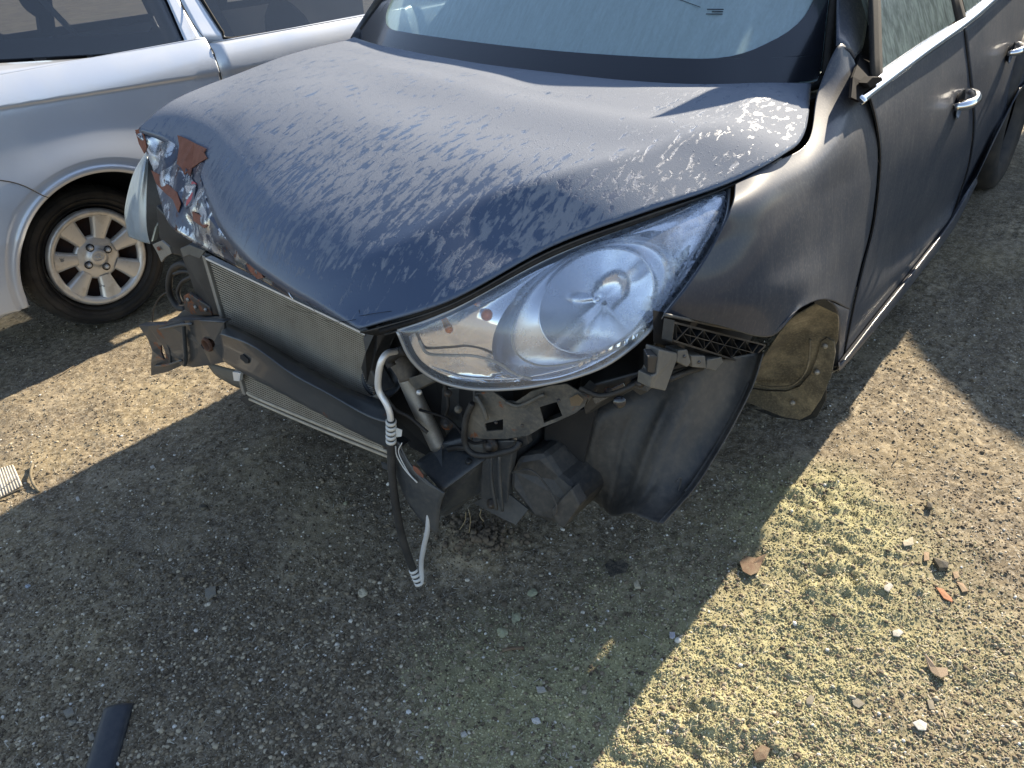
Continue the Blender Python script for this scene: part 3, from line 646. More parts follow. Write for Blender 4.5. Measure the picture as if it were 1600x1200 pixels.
surf('quarter_panel', loft([hi, md, lo], 12, 12), SIDE, CAR, face=(0, 5, 1))
tl = loft([[(-3.35, .55, 1.45), (-3.4, 0, 1.52), (-3.35, -.55, 1.45)], [(-3.5, .84, 1.12), (-3.6, 0, 1.14), (-3.5, -.84, 1.12)], [(-3.58, .93, .8), (-3.7, 0, .8), (-3.58, -.93, .8)], [(-3.5, .90, .4), (-3.6, 0, .36), (-3.5, -.90, .4)]], 14, 14)
surf('tailgate', tl, SIDE, CAR, face=(-9, 0, 1))
rs = loft([[(.35, -.74, .86), (0, -.80, .92), (-.45, -.80, .97), (-1.5, -.86, 1.0), (-2.6, -.86, 1.04), (-3.5, -.84, 1.12)],
           [(.40, -.80, .72), (-.08, -.93, .83), (-.45, -.945, .86), (-1.5, -.93, .8), (-2.6, -.94, .8), (-3.56, -.93, .8)],
           [(.42, -.80, .55), (.34, -.90, .62), (-.45, -.90, .30), (-1.5, -.90, .27), (-2.6, -.92, .35), (-3.5, -.90, .4)]], 40, 14)
surf('right_body_side', rs, SIDE, CAR, face=(0, -9, 1))
rw = loft([[(-.55, -.83, .95), (-1.5, -.875, .97), (-2.6, -.88, 1.0), (-3.4, -.84, 1.05)], [(-.57, -.81, .99), (-1.5, -.84, 1.03), (-2.6, -.84, 1.06), (-3.35, -.80, 1.1)], [(-1.22, -.58, 1.56), (-1.9, -.62, 1.6), (-2.8, -.58, 1.55), (-3.3, -.56, 1.46)]], 20, 8)
surf('right_side_blackout', rw, FRIT, CAR, face=(0, -9, 1))  # opaque black in place of glass, to keep sun from leaking through
surf('right_fender_top', loft([[(.40, -.70, .98), (.2, -.78, 1.0), (-.05, -.81, 1.02), (-.45, -.78, 1.03), (-.75, -.76, 1.02)], [(.35, -.74, .86), (0, -.80, .92), (-.25, -.80, .95), (-.45, -.80, .97), (-.8, -.82, .98)]], 20, 6), SIDE, CAR, face=(0, -9, 1))  # sheet carried up to the hood edge to shut out stray sun
# tailgate side glass on the left, behind the frame edge
surf('rear_quarter_glass', loft([[(-2.6, .85, 1.06), (-3.0, .84, 1.08), (-3.4, .75, 1.12)], [(-2.7, .62, 1.56), (-3.0, .6, 1.53), (-3.3, .57, 1.46)]], 8, 6), DARKGL, CAR, face=(0, 9, 1))
# cabin: floor, dash, seats
mb = MB(); mb.box((-2.0, 0, .42), (1.45, 0, 0), (0, .84, 0), (0, 0, .06)); mb.out('cabin_floor', DARK, CAR); MB().box((-.60, 0, .72), (.05, 0, 0), (0, .80, 0), (0, 0, .235)).out('firewall', DARK, CAR)
surf('dashboard', loft([[(-.48, .74, .98), (-.42, 0, 1.0), (-.48, -.74, .98)], [(-.8, .74, .98), (-.8, 0, 1.0), (-.8, -.74, .98)], [(-.95, .74, .85), (-.95, 0, .85), (-.95, -.74, .85)]], 16, 12), BLACK, CAR, solid=.01, face=(0, 0, 9))
for y in (.38, -.38):
    mb = MB(); mb.box((-1.45, y, .62), (.25, 0, 0), (0, .24, 0), (0, 0, .09)); mb.box((-1.75, y, .95), (.06, 0, .02), (0, .23, 0), (-.08, 0, .30)); mb.box((-1.86, y, 1.33), (.045, 0, 0), (0, .12, 0), (-.01, 0, .08)); mb.out('front_seat', INTER, CAR, sm=False, bevel=.04)
mb = MB(); mb.box((-2.65, 0, .95), (.07, 0, 0), (0, .62, 0), (-.06, 0, .32)); mb.out('rear_seat', INTER, CAR, sm=False, bevel=.04)
# steering wheel
MB().lathe((-1.05, .38, .98), (-.8, 0, .45), [(.175+.014*math.cos(a), .014*math.sin(a)) for a in np.linspace(0, 2*math.pi, 9)], 32).out('steering_wheel', BLACK, CAR)
# door handles: chrome grip over a dark cup
def door_handle(px, py, s, par):
    c = np.array(at(px, py, y=.912)); ax = np.array([-1, 0, .07])
    P = [c+ax*t*s+np.array([0, o_*s, 0]) for t, o_ in ((-.085, -.004), (-.06, .022), (0, .036), (.06, .022), (.09, -.004))]
    h = MB().tube(P, [.010*s, .016*s, .014*s, .014*s, .010*s], 12, 16).out('door_handle', CHROMED, par)
    MB().lathe(c+[.02, -.004, -.012], (0, 1, 0), [(.0, -.012), (.030*s, -.010), (.040*s, .0), (.044*s, .004)], 24).out('handle_cup', FRIT, h)
    return h
door_handle(1505, 155, 1.05, CAR); door_handle(1584, 76, .9, CAR)
# rear wheel, just showing past the sill
def wheel_geo(c, R_, r_, w_, ay=1):
    t = MB(); prof = [(r_, -.3*w_), (r_+.012, -.46*w_), (R_*.86, -.53*w_), (R_*.955, -.47*w_), (R_*.99, -.36*w_), (R_, -.2*w_)]
    for k in (-.12, .08): prof += [(R_, k*w_-.01), (R_-.008, k*w_-.008), (R_-.008, k*w_+.0), (R_, k*w_+.002)]
    prof += [(R_, .2*w_), (R_*.99, .36*w_), (R_*.955, .47*w_), (R_*.86, .53*w_), (r_+.012, .46*w_), (r_, .3*w_)]
    return t.lathe(c, (0, ay, 0), prof, 72)
rwc = np.array([-2.62, .82, .50]); wheel_geo(rwc, .345, .21, .225).out('rear_wheel', TYRE, CAR)
MB().lathe(rwc, (0, 1, 0), [(0, .02), (.06, .03), (.19, .0), (.212, .05)], 40).out('rear_rim', DARK, CAR)
rwc2 = rwc*[1, -1, 1]; wheel_geo(rwc2, .345, .21, .225).out('rear_wheel', TYRE, CAR)
# rear arch inner
MB().lathe(rwc+[0, -.18, 0], (0, 1, 0), [(.40, -.1), (.40, .22)], 40).out('rear_arch_liner', DARK, CAR)
# the stand that carries the wheel-less front, hidden under the engine
for y in (.42, -.42): MB().box((-.25, y, .13), (.10, 0, 0), (0, .10, 0), (0, 0, .13)).out('support_stand', RUSTY, CAR, sm=False)

# --- near-black filler boxes added in the engine bay against light leaks
mb = MB(); mb.box((.10, 0, .60), (.44, 0, 0), (0, .56, 0), (0, 0, .22)); mb.box((-.1, 0, .34), (.55, 0, 0), (0, .50, 0), (0, 0, .09)); mb.out('engine_bay_filler', DARK, CAR, sm=False, bevel=.03)

# --- radiator / condenser: fins as real rows
TRp, TLp, BLp, BRp = [np.array(p) for p in (at(327, 404, x=.615), at(572, 520, x=.615), at(603, 702, x=.64), at(387, 612, x=.64))]
def rad(u, v): return (TRp*(1-u)+TLp*u)*(1-v)+(BRp*(1-u)+BLp*u)*v
nr = np.cross(TLp-TRp, BRp-TRp); nr /= np.linalg.norm(nr); nr *= np.sign(nr@(CAM-TRp))
ext = .04
radroot = None
mb = MB(); V = [rad(0, 0), rad(1, 0), rad(1, 1), rad(0, 1)]; mb.add([p-nr*.006 for p in V], [(0, 1, 2, 3)])
def fin_mat():
    a = M('radiator_core', (.10, .09, .08), .6, .3); w_ = a.n('TexWave', _wave_type='BANDS', _bands_direction='Y', Vector=a.tc, Scale=95., Distortion=.3).outputs[1]
    d = a.noise(7, 5, .6); a.set('Base Color', a.mix(a.ramp(w_, .3, .7), a.mix(d, (.085, .066, .046), (.14, .105, .066)), a.mix(d, (.32, .26, .18), (.44, .34, .21)))); a.set('Normal', a.bump(w_, 1, .003)); return a.m
core = mb.out('radiator', fin_mat(), CAR, sm=False)
TUBEM = worn('condenser_tube', (.44, .39, .31), .55, .25, amt=.6, dust=(.27, .23, .17), scale=18)
mb = MB(); NF = 56
for k in range(NF):
    v_ = (k+.5)/NF; p, q = rad(0.01, v_), rad(.99, v_); dv = (BRp-TRp)/np.linalg.norm(BRp-TRp)
    mb.bar(p, q, dv*.0011, nr*.004)
mb.out('cooling_tubes', TUBEM, core, sm=False)
MB().bar(rad(-.01, -.006), rad(1.01, -.006), (0, 0, .003), nr*.009).out('top_rail', ALU, core, sm=False)
MB().bar(rad(-.015, -.02), rad(-.015, 1.02), (TLp-TRp)*.012, nr*.010).out('side_tank', ALUD, core, sm=False, bevel=.002)
mb = MB(); mb.tube([rad(-.03, .93), rad(0, 1.015), rad(.5, 1.025), rad(1.02, 1.015)], .0055, 8, 24); mb.tube([rad(0, 1.05)-[0, 0, .004], rad(.5, 1.06)-[0, 0, .004], rad(1.02, 1.05)-[0, 0, .004]], .0045, 8, 24); mb.out('lower_pipe', TUBEM, core)
block('rail_clip', X(.66, (363, 581), (376, 583), (374, 596), (365, 595)), ALU, core, (-.01, 0, 0), .001)
MB().lathe(at(390, 622, x=.62), (0, 0, 1), [(0, .02), (.028, .02), (.03, .012), (.022, .008), (.034, .003), (.034, -.006), (0, -.008)], 24).out('rubber_mount', RUBBER, core)
block('mount_foot', X(.63, (372, 622), (400, 615), (412, 624), (388, 636)), RUBBER, core, (-.03, 0, -.004), .002)
# lower splash tray
surf('splash_tray', loft([X(.56, (322, 566), (350, 574), (385, 582)), X(.56, (335, 585), (362, 598), (395, 608)), X(.5, (352, 596), (372, 606), (400, 612))], 10, 8), GREYP, CAR, solid=.003)

# --- bumper beam with crush plates
tb = X(0, (352, 504, .665), (362, 507, .668), (410, 531, .672), (470, 567, .675), (530, 600, .672), (584, 622, .668), (612, 634, .66))
rg = X(0, (344, 522, .705), (356, 525, .707), (398, 542, .712), (455, 583, .716), (515, 616, .712), (575, 650, .704), (614, 662, .69))
mg = X(0, (346, 545, .703), (362, 549, .703), (412, 572, .708), (462, 606, .710), (518, 634, .706), (575, 664, .698), (612, 682, .685))
bt = X(0, (350, 565, .700), (378, 582, .702), (436, 613, .706), (496, 645, .706), (555, 676, .700), (602, 699, .69), (616, 706, .68))
bb = [p+np.array([-.05, 0, .0]) for p in bt]
def sub(row, n=60): return cr(row, n)
tb, rg, mg, bt, bb = map(sub, (tb, rg, mg, bt, bb)); rg2 = rg*.9+tb*.1; rg3 = rg*.92+mg*.08; mg2 = mg+[-.003, 0, 0]
bt0 = bt*.93+mg*.07
BG = np.array([tb, tb*.5+rg*.5+[0, 0, .002], rg2, rg+[.002, 0, 0], rg3, mg2*.6+rg*.4, mg2, mg*.35+bt*.65+[.003, 0, 0], bt0+[.002, 0, 0], bt, bb])
beam = surf('bumper_beam', BG, BEAMM, CAR, solid=.0022, off=-1)
block('beam_slot_shade', X(0, (375, 555, .706), (379, 554, .7065), (388, 562, .7075), (388, 568, .7075), (384, 568, .707), (375, 560, .706)), DARK, beam, (-.003, 0, 0), 0)  # thin block; the dark of the hole is painted by its near-black colour
# right-hand (far) crush plate
cp = X(0, (216, 508, .735), (232, 509, .735), (262, 507, .72), (282, 500, .705), (312, 500, .70), (350, 504, .69), (352, 540, .69), (350, 566, .69), (330, 570, .69), (302, 574, .70), (284, 571, .705), (262, 581, .715), (236, 587, .73), (236, 566, .732), (238, 548, .733), (231, 530, .734))
hole = X(.699, *[(325+11*math.cos(a), 538+9.5*math.sin(a)) for a in np.linspace(0, 2*math.pi, 14)[:-1]])
slot = X(.722, (251, 540), (254, 539), (258, 549), (259, 559), (256, 562), (252, 552))
crush = plate('crush_plate', cp, BEAMM, beam, .006, [hole, slot])
hc = at(325, 538, x=.70); MB().lathe(hc+[-.03, 0, 0], (1, 0, 0), [(.0125, 0), (.0135, .036), (.017, .038), (.019, .034), (.020, .030)], 28).out('tow_eye_socket', worn('rusted_socket', (.06, .03, .02), .8, amt=.6, dust=(.16, .07, .03), scale=40), beam)
mb = MB(); mb.lathe(hc+[-.055, 0, 0], (1, 0, 0), [(0, 0), (.0125, .001)], 20); mb.out('socket_bottom', DARK, beam)
for P, r in ((X(.724, (236, 515), (256, 513), (280, 508), (300, 506)), .004), (X(.716, (286, 505), (288, 530), (290, 560), (288, 570)), .006), (X(.73, (243, 572), (262, 570), (284, 563)), .0035), (X(.718, (246, 534), (250, 548), (253, 564)), .003), (X(.717, (260, 533), (265, 548), (267, 566)), .003)):
    MB().tube(P, r, 8, 14).out('pressed_rib', BEAMM, beam)
MB().grid(loft([X(.70, (218, 508), (260, 506), (282, 500), (350, 503)), [p+np.array([-.02, .0, .001]) for p in X(.70, (218, 508), (260, 506), (282, 500), (350, 503))]], 16, 5)).out('plate_flange', BEAMM, beam, solid=.003)
# rail behind it
block('frame_rail', X(.62, (262, 500), (345, 494), (352, 530), (350, 560), (268, 570)), BLACKM, CAR, (-.35, .0, .0), .004)
# upper fixings at that corner
block('latch_bracket', X(.60, (262, 508), (284, 486), (300, 478), (330, 470), (342, 488), (330, 498), (300, 506)), BLACKM, CAR, (-.05, 0, 0), .003)
block('latch_bracket', X(.62, (286, 462), (294, 458), (306, 466), (328, 480), (332, 494), (300, 492), (288, 484)), RUSTY, CAR, (-.012, 0, 0), .003)
for q in ((294, 468), (306, 480), (322, 484)): MB().lathe(at(*q, x=.622), (1, 0, 0), [(0, .004), (.005, .004), (.006, 0)], 10).out('bolt', ALUD, CAR)
# --- duct, reservoir and hoses on the far side of the radiator
ductf = X(0, (281, 388, .60), (296, 382, .60), (318, 390, .60), (328, 404, .605), (330, 412, .605), (352, 470, .61), (358, 505, .62), (340, 492, .62), (318, 494, .61), (300, 440, .60), (284, 402, .60))
block('radiator_duct', ductf, BLACK, CAR, (-.05, -.01, .0), .003)
block('duct_cap', X(0, (281, 389, .603), (296, 383, .603), (320, 392, .603), (312, 404, .604), (296, 398, .603), (286, 402, .603)), GREYP, CAR, (-.004, 0, 0), .001)
block('radiator_frame_edge', X(.61, (318, 405), (328, 403), (362, 500), (352, 506)), BLACK, CAR, (-.03, 0, 0), .002)
res = MB(); c0 = np.array(at(278, 438, x=.48)); res.lathe(c0+[0, 0, -.09], (0, 0, 1), [(0, 0), (.05, .0), (.062, .015), (.062, .10), (.05, .125), (.02, .13), (0, .13)], 28); res.out('fluid_reservoir', WHITEP, CAR)
for P, r in ((X(.53, (300, 418), (285, 412), (270, 420), (264, 440), (266, 462), (278, 480), (290, 482)), .010), (X(.545, (300, 432), (285, 440), (278, 456), (284, 474)), .006), (X(.55, (304, 427), (286, 424), (272, 428)), .005), (X(.50, (272, 452), (252, 462), (240, 482), (238, 505)), .0025), (X(.58, (330, 440), (345, 470), (350, 500)), .006)):
    MB().tube(P, r, 10, 30).out('hose', RUBBER, CAR)
# --- far headlamp, pushed out of place
ru = X(0, (231, 238, 0.450), (243, 250, 0.460), (248, 300, 0.500), (246, 350, 0.530), (250, 385, 0.540)); rl = X(0, (229, 236, 0.450), (208, 272, 0.475), (195, 325, 0.500), (197, 355, 0.520), (201, 370, 0.530)); rm_ = X(0, (231, 237, 0.460), (222, 268, 0.500), (214, 322, 0.530), (216, 360, 0.545), (222, 378, 0.545))
farlamp = surf('far_headlamp', loft([rl, rm_, [a_*.55+b_*.45 for a_, b_ in zip(rm_, ru)]], 30, 14), LENSR, CAR, solid=.002)
surf('lamp_housing', loft([[a_*.55+b_*.45 for a_, b_ in zip(rm_, ru)], [p+np.array([-.10, .02, 0]) for p in ru], [p+np.array([-.16, .0, 0]) for p in ru], [p+np.array([-.14, -.02, 0]) for p in rl]], 20, 14), BLACK, farlamp)
block('lamp_shell', X(0, (201, 369, 0.528), (222, 379, 0.540), (238, 378, 0.540), (245, 352, 0.520), (246, 340, 0.500), (236, 350, 0.500), (215, 362, 0.520)), M('clear_lamp_end', (.35, .34, .28), .15, .3, .5).m, farlamp, (-.06, 0, 0), .003)
block('lamp_bracket', X(.60, (238, 382), (252, 376), (264, 386), (268, 396), (258, 402), (252, 410), (246, 396)), ALUD, CAR, (-.006, 0, 0), .001)
MB().lathe(at(249, 388, x=.604), (1, 0, 0), [(0, .006), (.005, .005), (.006, 0)], 10).out('bolt', RUST, CAR)
block('lamp_carrier', X(.54, (243, 320), (262, 340), (300, 375), (330, 398), (300, 404), (270, 398), (248, 372)), BLACK, CAR, (-.10, 0, 0), .006)
block('slam_panel', [at(300, 372, x=.56), at(420, 440, x=.60), at(565, 515, x=.60), at(590, 500, x=.56), at(565, 500, x=.52), at(420, 430, x=.52), at(320, 372, x=.50)], DARK, CAR, (0, 0, -.05), .003)

# --- near headlamp
Ltop = Z(0, (621, 517, .838), (700, 487, .862), (860, 403, .905), (1000, 347, .932), (1090, 308, .944), (1140, 286, .950))
Lbot = [at(621, 517, z=.838)]+X(0, (643, 562, .752), (680, 592, .722), (735, 607, .688), (800, 607, .648), (850, 600, .612), (900, 588, .575), (950, 568, .535), (1000, 531, .485), (1040, 487, .42), (1072, 447, .36), (1108, 394, .285), (1134, 340, .215), (1140, 286, .17))
Lbot[-1] = Ltop[-1]
NL = 70; LT = cr(Ltop, NL); LB = cr(Lbot, NL)
nrmL = np.array([.62, .45, .35]); nrmL /= np.linalg.norm(nrmL)
LG = np.array([LT*(1-f)+LB*f+nrmL*(.035*math.sin(math.pi*f**.8)*np.sin(np.pi*np.linspace(0, 1, NL))**.7)[:, None] for f in np.linspace(0, 1, 34)])
lamp = surf('headlamp', LG, LENS, CAR)
def Lin(u, v, depth):           # point under the lens
    i = v*33; j = u*(NL-1); i0, j0 = int(min(i, 32)), int(min(j, NL-2)); a, b = i-i0, j-j0
    return (LG[i0, j0]*(1-a)*(1-b)+LG[i0+1, j0]*a*(1-b)+LG[i0, j0+1]*(1-a)*b+LG[i0+1, j0+1]*a*b)-nrmL*depth
rim = [LT[i] for i in range(NL)]+[LB[i] for i in range(NL-2, 0, -1)]; rim.append(rim[0])
MB().tube(np.array(rim)-nrmL*.003, .0042, 8).out('lens_edge', M('lens_edge_plastic', (.30, .31, .32), .2, .2, .5).m, lamp)
MB().tube(np.array(rim)-nrmL*.011, .0038, 8).out('lens_seal', TRIM, lamp)
# housing bowl closing the lamp behind
rimA = np.array(rim); cen = rimA.mean(0)
hb = np.array([rimA*(1-f)+cen*f-nrmL*(.012+.20*math.sin(f*math.pi/2)**.6) for f in (0, .06, .3, .7, 1)])
MB().grid(hb).out('lamp_housing', BLACK, lamp)
# bright bezel that follows the outline, sunk 2 cm
def lens_poly(pix, depth, n=None):
    """points under the lens along given sight lines"""
    S = LG.reshape(-1, 3); o_ = []
    for q in pix:
        d = ray(*q); d /= np.linalg.norm(d); w_ = S-CAM; t = w_@d; pr = np.linalg.norm(w_-np.outer(t, d), axis=1); j = np.argsort(pr)[:9]; k_ = 1/(pr[j]+.003)**2; o_.append(CAM+d*((t[j]*k_).sum()/k_.sum()+depth))
    return np.array(o_)
outer = lens_poly([(636, 521), (700, 495), (780, 455), (860, 413), (1000, 356), (1090, 318), (1132, 296), (1126, 338), (1100, 386), (1064, 442), (1034, 480), (995, 522), (945, 558), (895, 578), (848, 590), (800, 597), (737, 597), (690, 584), (655, 560), (636, 521)], .012)
outer = cr(outer, 120)
# main bowl outline and inner bowl
def ring_pix(cx, cy, a, b, rot, n=64, t0=0):
    t = np.linspace(0, 2*np.pi, n)+t0; c, s = math.cos(rot), math.sin(rot); return [(cx+a*math.cos(k)*c-b*math.sin(k)*s, cy+a*math.cos(k)*s+b*math.sin(k)*c) for k in t]
podp = ring_pix(912, 482, 162, 84, math.radians(-33), 120)
pod = lens_poly(podp, .022)
def align(A_, B_):              # start both loops at the same bearing round the pod
    c = B_.mean(0); ax = nrmL; u_ = np.cross(ax, (0, 0, 1.)); u_ /= np.linalg.norm(u_); v_ = np.cross(ax, u_)
    def ang(P_): return np.arctan2((P_-c)@v_, (P_-c)@u_)
    def resam(P_):
        P_ = P_[:-1]; a = ang(P_); o_ = np.argsort(a); a = a[o_]; P_ = P_[o_]; g = np.linspace(-np.pi, np.pi, 121)
        return np.stack([np.interp(g, a, P_[:, k], period=2*np.pi) for k in range(3)], 1)
    return resam(A_), resam(B_)
oA, pA = align(outer, pod)
MB().grid(np.array([oA, oA*.8+pA*.2-nrmL*.006, oA*.4+pA*.6-nrmL*.008, pA])).out('lamp_bezel', PLCHROME, lamp)
pc = pA.mean(0)
inn = lens_poly(ring_pix(932, 470, 98, 72, math.radians(-36), 120), .055); _, iA = align(outer, inn)
SATIN = M('satin_reflector', (.82, .85, .9), .26, 1).m
MB().grid(np.array([pA, pA*.92+iA*.08-nrmL*.012, pA*.5+iA*.5-nrmL*.022, iA])).out('lamp_shroud', SATIN, lamp)
def csm(P_, n_=6):
    for _ in range(n_): P_ = .5*P_+.25*np.roll(P_, 1, 0)+.25*np.roll(P_, -1, 0)
    P_ = P_.copy(); P_[-1] = P_[0]; return P_
ic = iA[:-1].mean(0); bl = []
for f in np.linspace(0, 1, 26): bl.append(ic+(csm(iA)-ic)*max(1-f, .02)-np.array([.85, .36, .38])*.075*(1-(1-f)**2))
bl = np.array(bl)
MB().grid(bl).out('lamp_reflector', M('facet_reflector', (.85, .87, .9), .14, 1).m, lamp)
mb = MB(); bc = ic-nrmL*.03; ad = np.array([.9, .25, .2]); ad /= np.linalg.norm(ad)
mb.lathe(bc, ad, [(.010, -.03), (.010, -.012), (.008, -.004), (.006, .002), (0, .004)], 24); mb.out('bulb_shade', PLCHROME, lamp)
MB().tube(iA, .0022, 6).out('ring_edge', PLCHROME, lamp)
arcp = lens_poly([(806, 500), (800, 520), (803, 545), (820, 563), (850, 572), (890, 568), (930, 558), (975, 540)], .010)
MB().tube(arcp, .0020, 6, 60).out('light_guide', WHITEP, lamp)
# inner turn-signal chamber: fluted floor, divider, amber bulbs
ch = lens_poly([(645, 527), (700, 505), (770, 470), (765, 500), (760, 535), (768, 565), (790, 590), (737, 592), (690, 578), (658, 552), (645, 527)], .055); chd = cr(ch, 60); chc = chd.mean(0)
MB().grid(np.array([chd+nrmL*.03, chd, chd*.5+chc*.5-nrmL*.01, chd*.02+chc*.98-nrmL*.014])).out('signal_reflector', FLUTE, lamp)
for q, s_ in (((760, 492), 1.5), ((701, 515), 1.0)):
    c = lens_poly([q], .018)[0]; MB().lathe(c-nrmL*.01, nrmL, [(.006*s_, -.01), (.0062*s_, 0), (.0075*s_, .006), (.006*s_, .013), (.003*s_, .017), (0, .018)], 16).out('amber_bulb', ORANGE, lamp)
MB().tube(lens_poly([(655, 532), (668, 552), (700, 555), (740, 556), (775, 566), (805, 584), (830, 592)], .010), .0028, 6, 40).out('divider_strip', WHITEP, lamp)
MB().tube(lens_poly([(667, 570), (720, 588), (790, 592), (860, 582), (930, 560), (990, 520), (1040, 462), (1090, 386), (1120, 330)], .016), .0022, 6, 80).out('lower_strip', PLCHROME, lamp)
for k in range(7):
    a_ = lens_poly([(905+k*15, 574-k*7.5), (917+k*15, 567-k*7.8), (915+k*15, 562-k*7.8), (903+k*15, 569-k*7.5)], .010); plate('reflector_step', a_, FLUTE, lamp, .002)
# filler panel between hood and lamp, black rubber seal
sealT = [p+np.array([-.004, -.004, -.012]) for p in cr(hl[2:], 40)]; sealB = [p+np.array([0, -.004, .0]) for p in cr(LT[::-1], 40)]
surf('lamp_upper_seal', loft([sealT, [(a_+b_)/2+np.array([-.006, -.006, -.012]) for a_, b_ in zip(sealT, sealB)], sealB], 40, 8), BLACK, CAR, solid=.003)
MB().tube([a_*.45+b_*.55 for a_, b_ in zip(sealT, sealB)], .005, 8, 50).out('seal_lip', TRIM, CAR)

# --- near corner: rail end, brackets, hoses
alu = MB(); alu.tube(X(0, (632, 546, .64), (618, 549, .67), (604, 553, .695), (595, 567, .71), (591, 590, .715), (592, 610, .715), (603, 630, .715), (609, 645, .715), (611, 662, .715)), .0068, 12, 50); pipe = alu.out('refrigerant_pipe', ALU, CAR)
def ferrule(a_, b_, n_=5):
    a_, b_ = np.array(a_), np.array(b_); MB().tube([a_, b_], .0088, 14).out('ferrule_core', RUBBER, pipe)
    for k_ in range(n_): c_ = a_+(b_-a_)*(k_+.5)/n_; h_ = (b_-a_)/n_*.30; MB().tube([c_-h_, c_-h_*.9, c_+h_*.9, c_+h_], [.0092, .0112, .0112, .0092], 14).out('crimp_ring', WHITEP, pipe)
ferrule(*X(.715, (611, 656), (611, 692)))
MB().tube(X(0, (611, 690, .715), (612, 730, .722), (617, 780, .728), (626, 830, .73), (638, 870, .728), (647, 893, .722)), .0088, 14, 50).out('hose', RUBBER, pipe)
ferrule(*X(.722, (645, 888), (656, 914)), 4)
MB().tube(X(0, (656, 914, .722), (659, 905, .716), (658, 880, .71), (662, 855, .708), (668, 828, .705), (670, 800, .70)), .0058, 12, 30).out('return_pipe', ALU, pipe)
mb = MB(); mb.tube(X(.712, (618, 697), (620, 712), (634, 735), (652, 754)), .0016, 6, 20); mb.tube(X(.714, (628, 692), (623, 708), (638, 738), (650, 752)), .0012, 6, 20); mb.out('white_wire', WHITEP, pipe)
block('white_tag', X(.712, (618, 668), (628, 672), (627, 682), (619, 683)), WHITEP, pipe, (-.001, 0, 0), 0)
# receiver tube
MB().tube(X(0, (634, 588, .60), (650, 625, .60), (668, 662, .60), (686, 700, .60)), .019, 20, 20).out('receiver_tube', ALUD, CAR)
MB().tube(X(.615, (622, 560), (634, 578), (640, 590)), .024, 16, 10).out('receiver_cap', worn('brown_cap', (.05, .042, .035), .6, amt=.5), CAR)
block('receiver_clamp', X(.63, (634, 592), (660, 584), (678, 596), (650, 610)), TANM, CAR, (-.02, 0, -.006), .002)
MB().lathe(at(655, 613, x=.64), (.8, .5, .3), [(0, .006), (.005, .005), (.006, 0)], 10).out('bolt', ALU, CAR)
MB().tube(X(.66, (632, 547), (620, 552), (608, 562), (612, 572)), .009, 10, 30, ribs=.2).out('ribbed_loom', RUBBER, CAR)
# horn
hrn = MB(); hc = np.array(at(598, 590, x=.60)); ha = np.array([.72, .55, .42]); hrn.lathe(hc, ha, [(0, .012), (.018, .013), (.02, .008), (.040, .006), (.044, .010), (.047, .006), (.047, -.012), (.03, -.02), (0, -.02)], 32); hrn.out('horn', BLACK, CAR)
# air guide beside the radiator's near end
block('air_guide', X(0, (566, 528, .635), (590, 508, .61), (603, 520, .60), (590, 548, .62), (580, 580, .63), (600, 612, .63), (572, 600, .64), (563, 575, .645), (570, 550, .64)), BLACK, CAR, (-.03, .01, 0), .003)
block('radiator_support', X(0, (585, 560, .58), (700, 560, .52), (740, 680, .50), (700, 730, .56), (640, 700, .60), (600, 640, .60)), DARK, CAR, (-.06, 0, 0), .004)
block('support_upright', X(0, (690, 606, .55), (745, 606, .53), (752, 650, .53), (735, 700, .54), (700, 690, .55), (688, 650, .55)), BLACKM, CAR, (-.03, 0, 0), .003)
for q, r in (((698, 663), .0105), ((765, 697), .0125), ((768, 788), .009), ((660, 634), .005)):
    b_ = MB(); b_.lathe(at(*q, x=.585), (.85, .4, .2), [(0, .010), (r*.55, .010), (r*.6, .003), (r*1.2, .002), (r*1.35, -.004)], 20); b_.out('bolt', RUSTY, CAR)
# crash-box rail: flat box section leading to the torn end plate
railT = block('rail_end', X(0, (664, 722, .64), (690, 692, .60), (742, 678, .56), (770, 700, .555), (768, 760, .56), (742, 776, .57), (700, 806, .60), (684, 806, .64), (690, 772, .66), (690, 756, .66)), BLACKM, CAR, (-.06, -.02, 0), .003)
surf('rail_top', loft([X(0, (650, 722, .66), (690, 768, .675)), X(0, (690, 692, .59), (760, 716, .575))], 10, 10), BLACKM, CAR, solid=.003)
fin = loft([X(0, (612, 660, .70), (619, 690, .70), (630, 712, .705), (660, 748, .705), (695, 771, .70)), X(0, (612, 668, .703), (616, 710, .706), (628, 738, .71), (652, 768, .71), (688, 790, .703)),
            X(0, (614, 690, .70), (616, 730, .706), (632, 776, .71), (656, 812, .708), (683, 838, .70))], 24, 14)
surf('torn_end_plate', fin, BLACKM, CAR, solid=.003)
MB().tube(X(.708, (622, 690), (640, 724), (668, 752), (694, 771)), .0022, 6, 20).out('plate_edge', BLACKM, CAR)
plate('rust_scar', X(.712, (645, 727), (652, 731), (661, 742), (661, 747), (652, 741), (646, 734)), RUST, CAR, .001)
block('tag_plate', X(.722, (595, 722), (611, 728), (610, 736), (598, 732)), BLACKM, CAR, (-.002, 0, 0), 0)
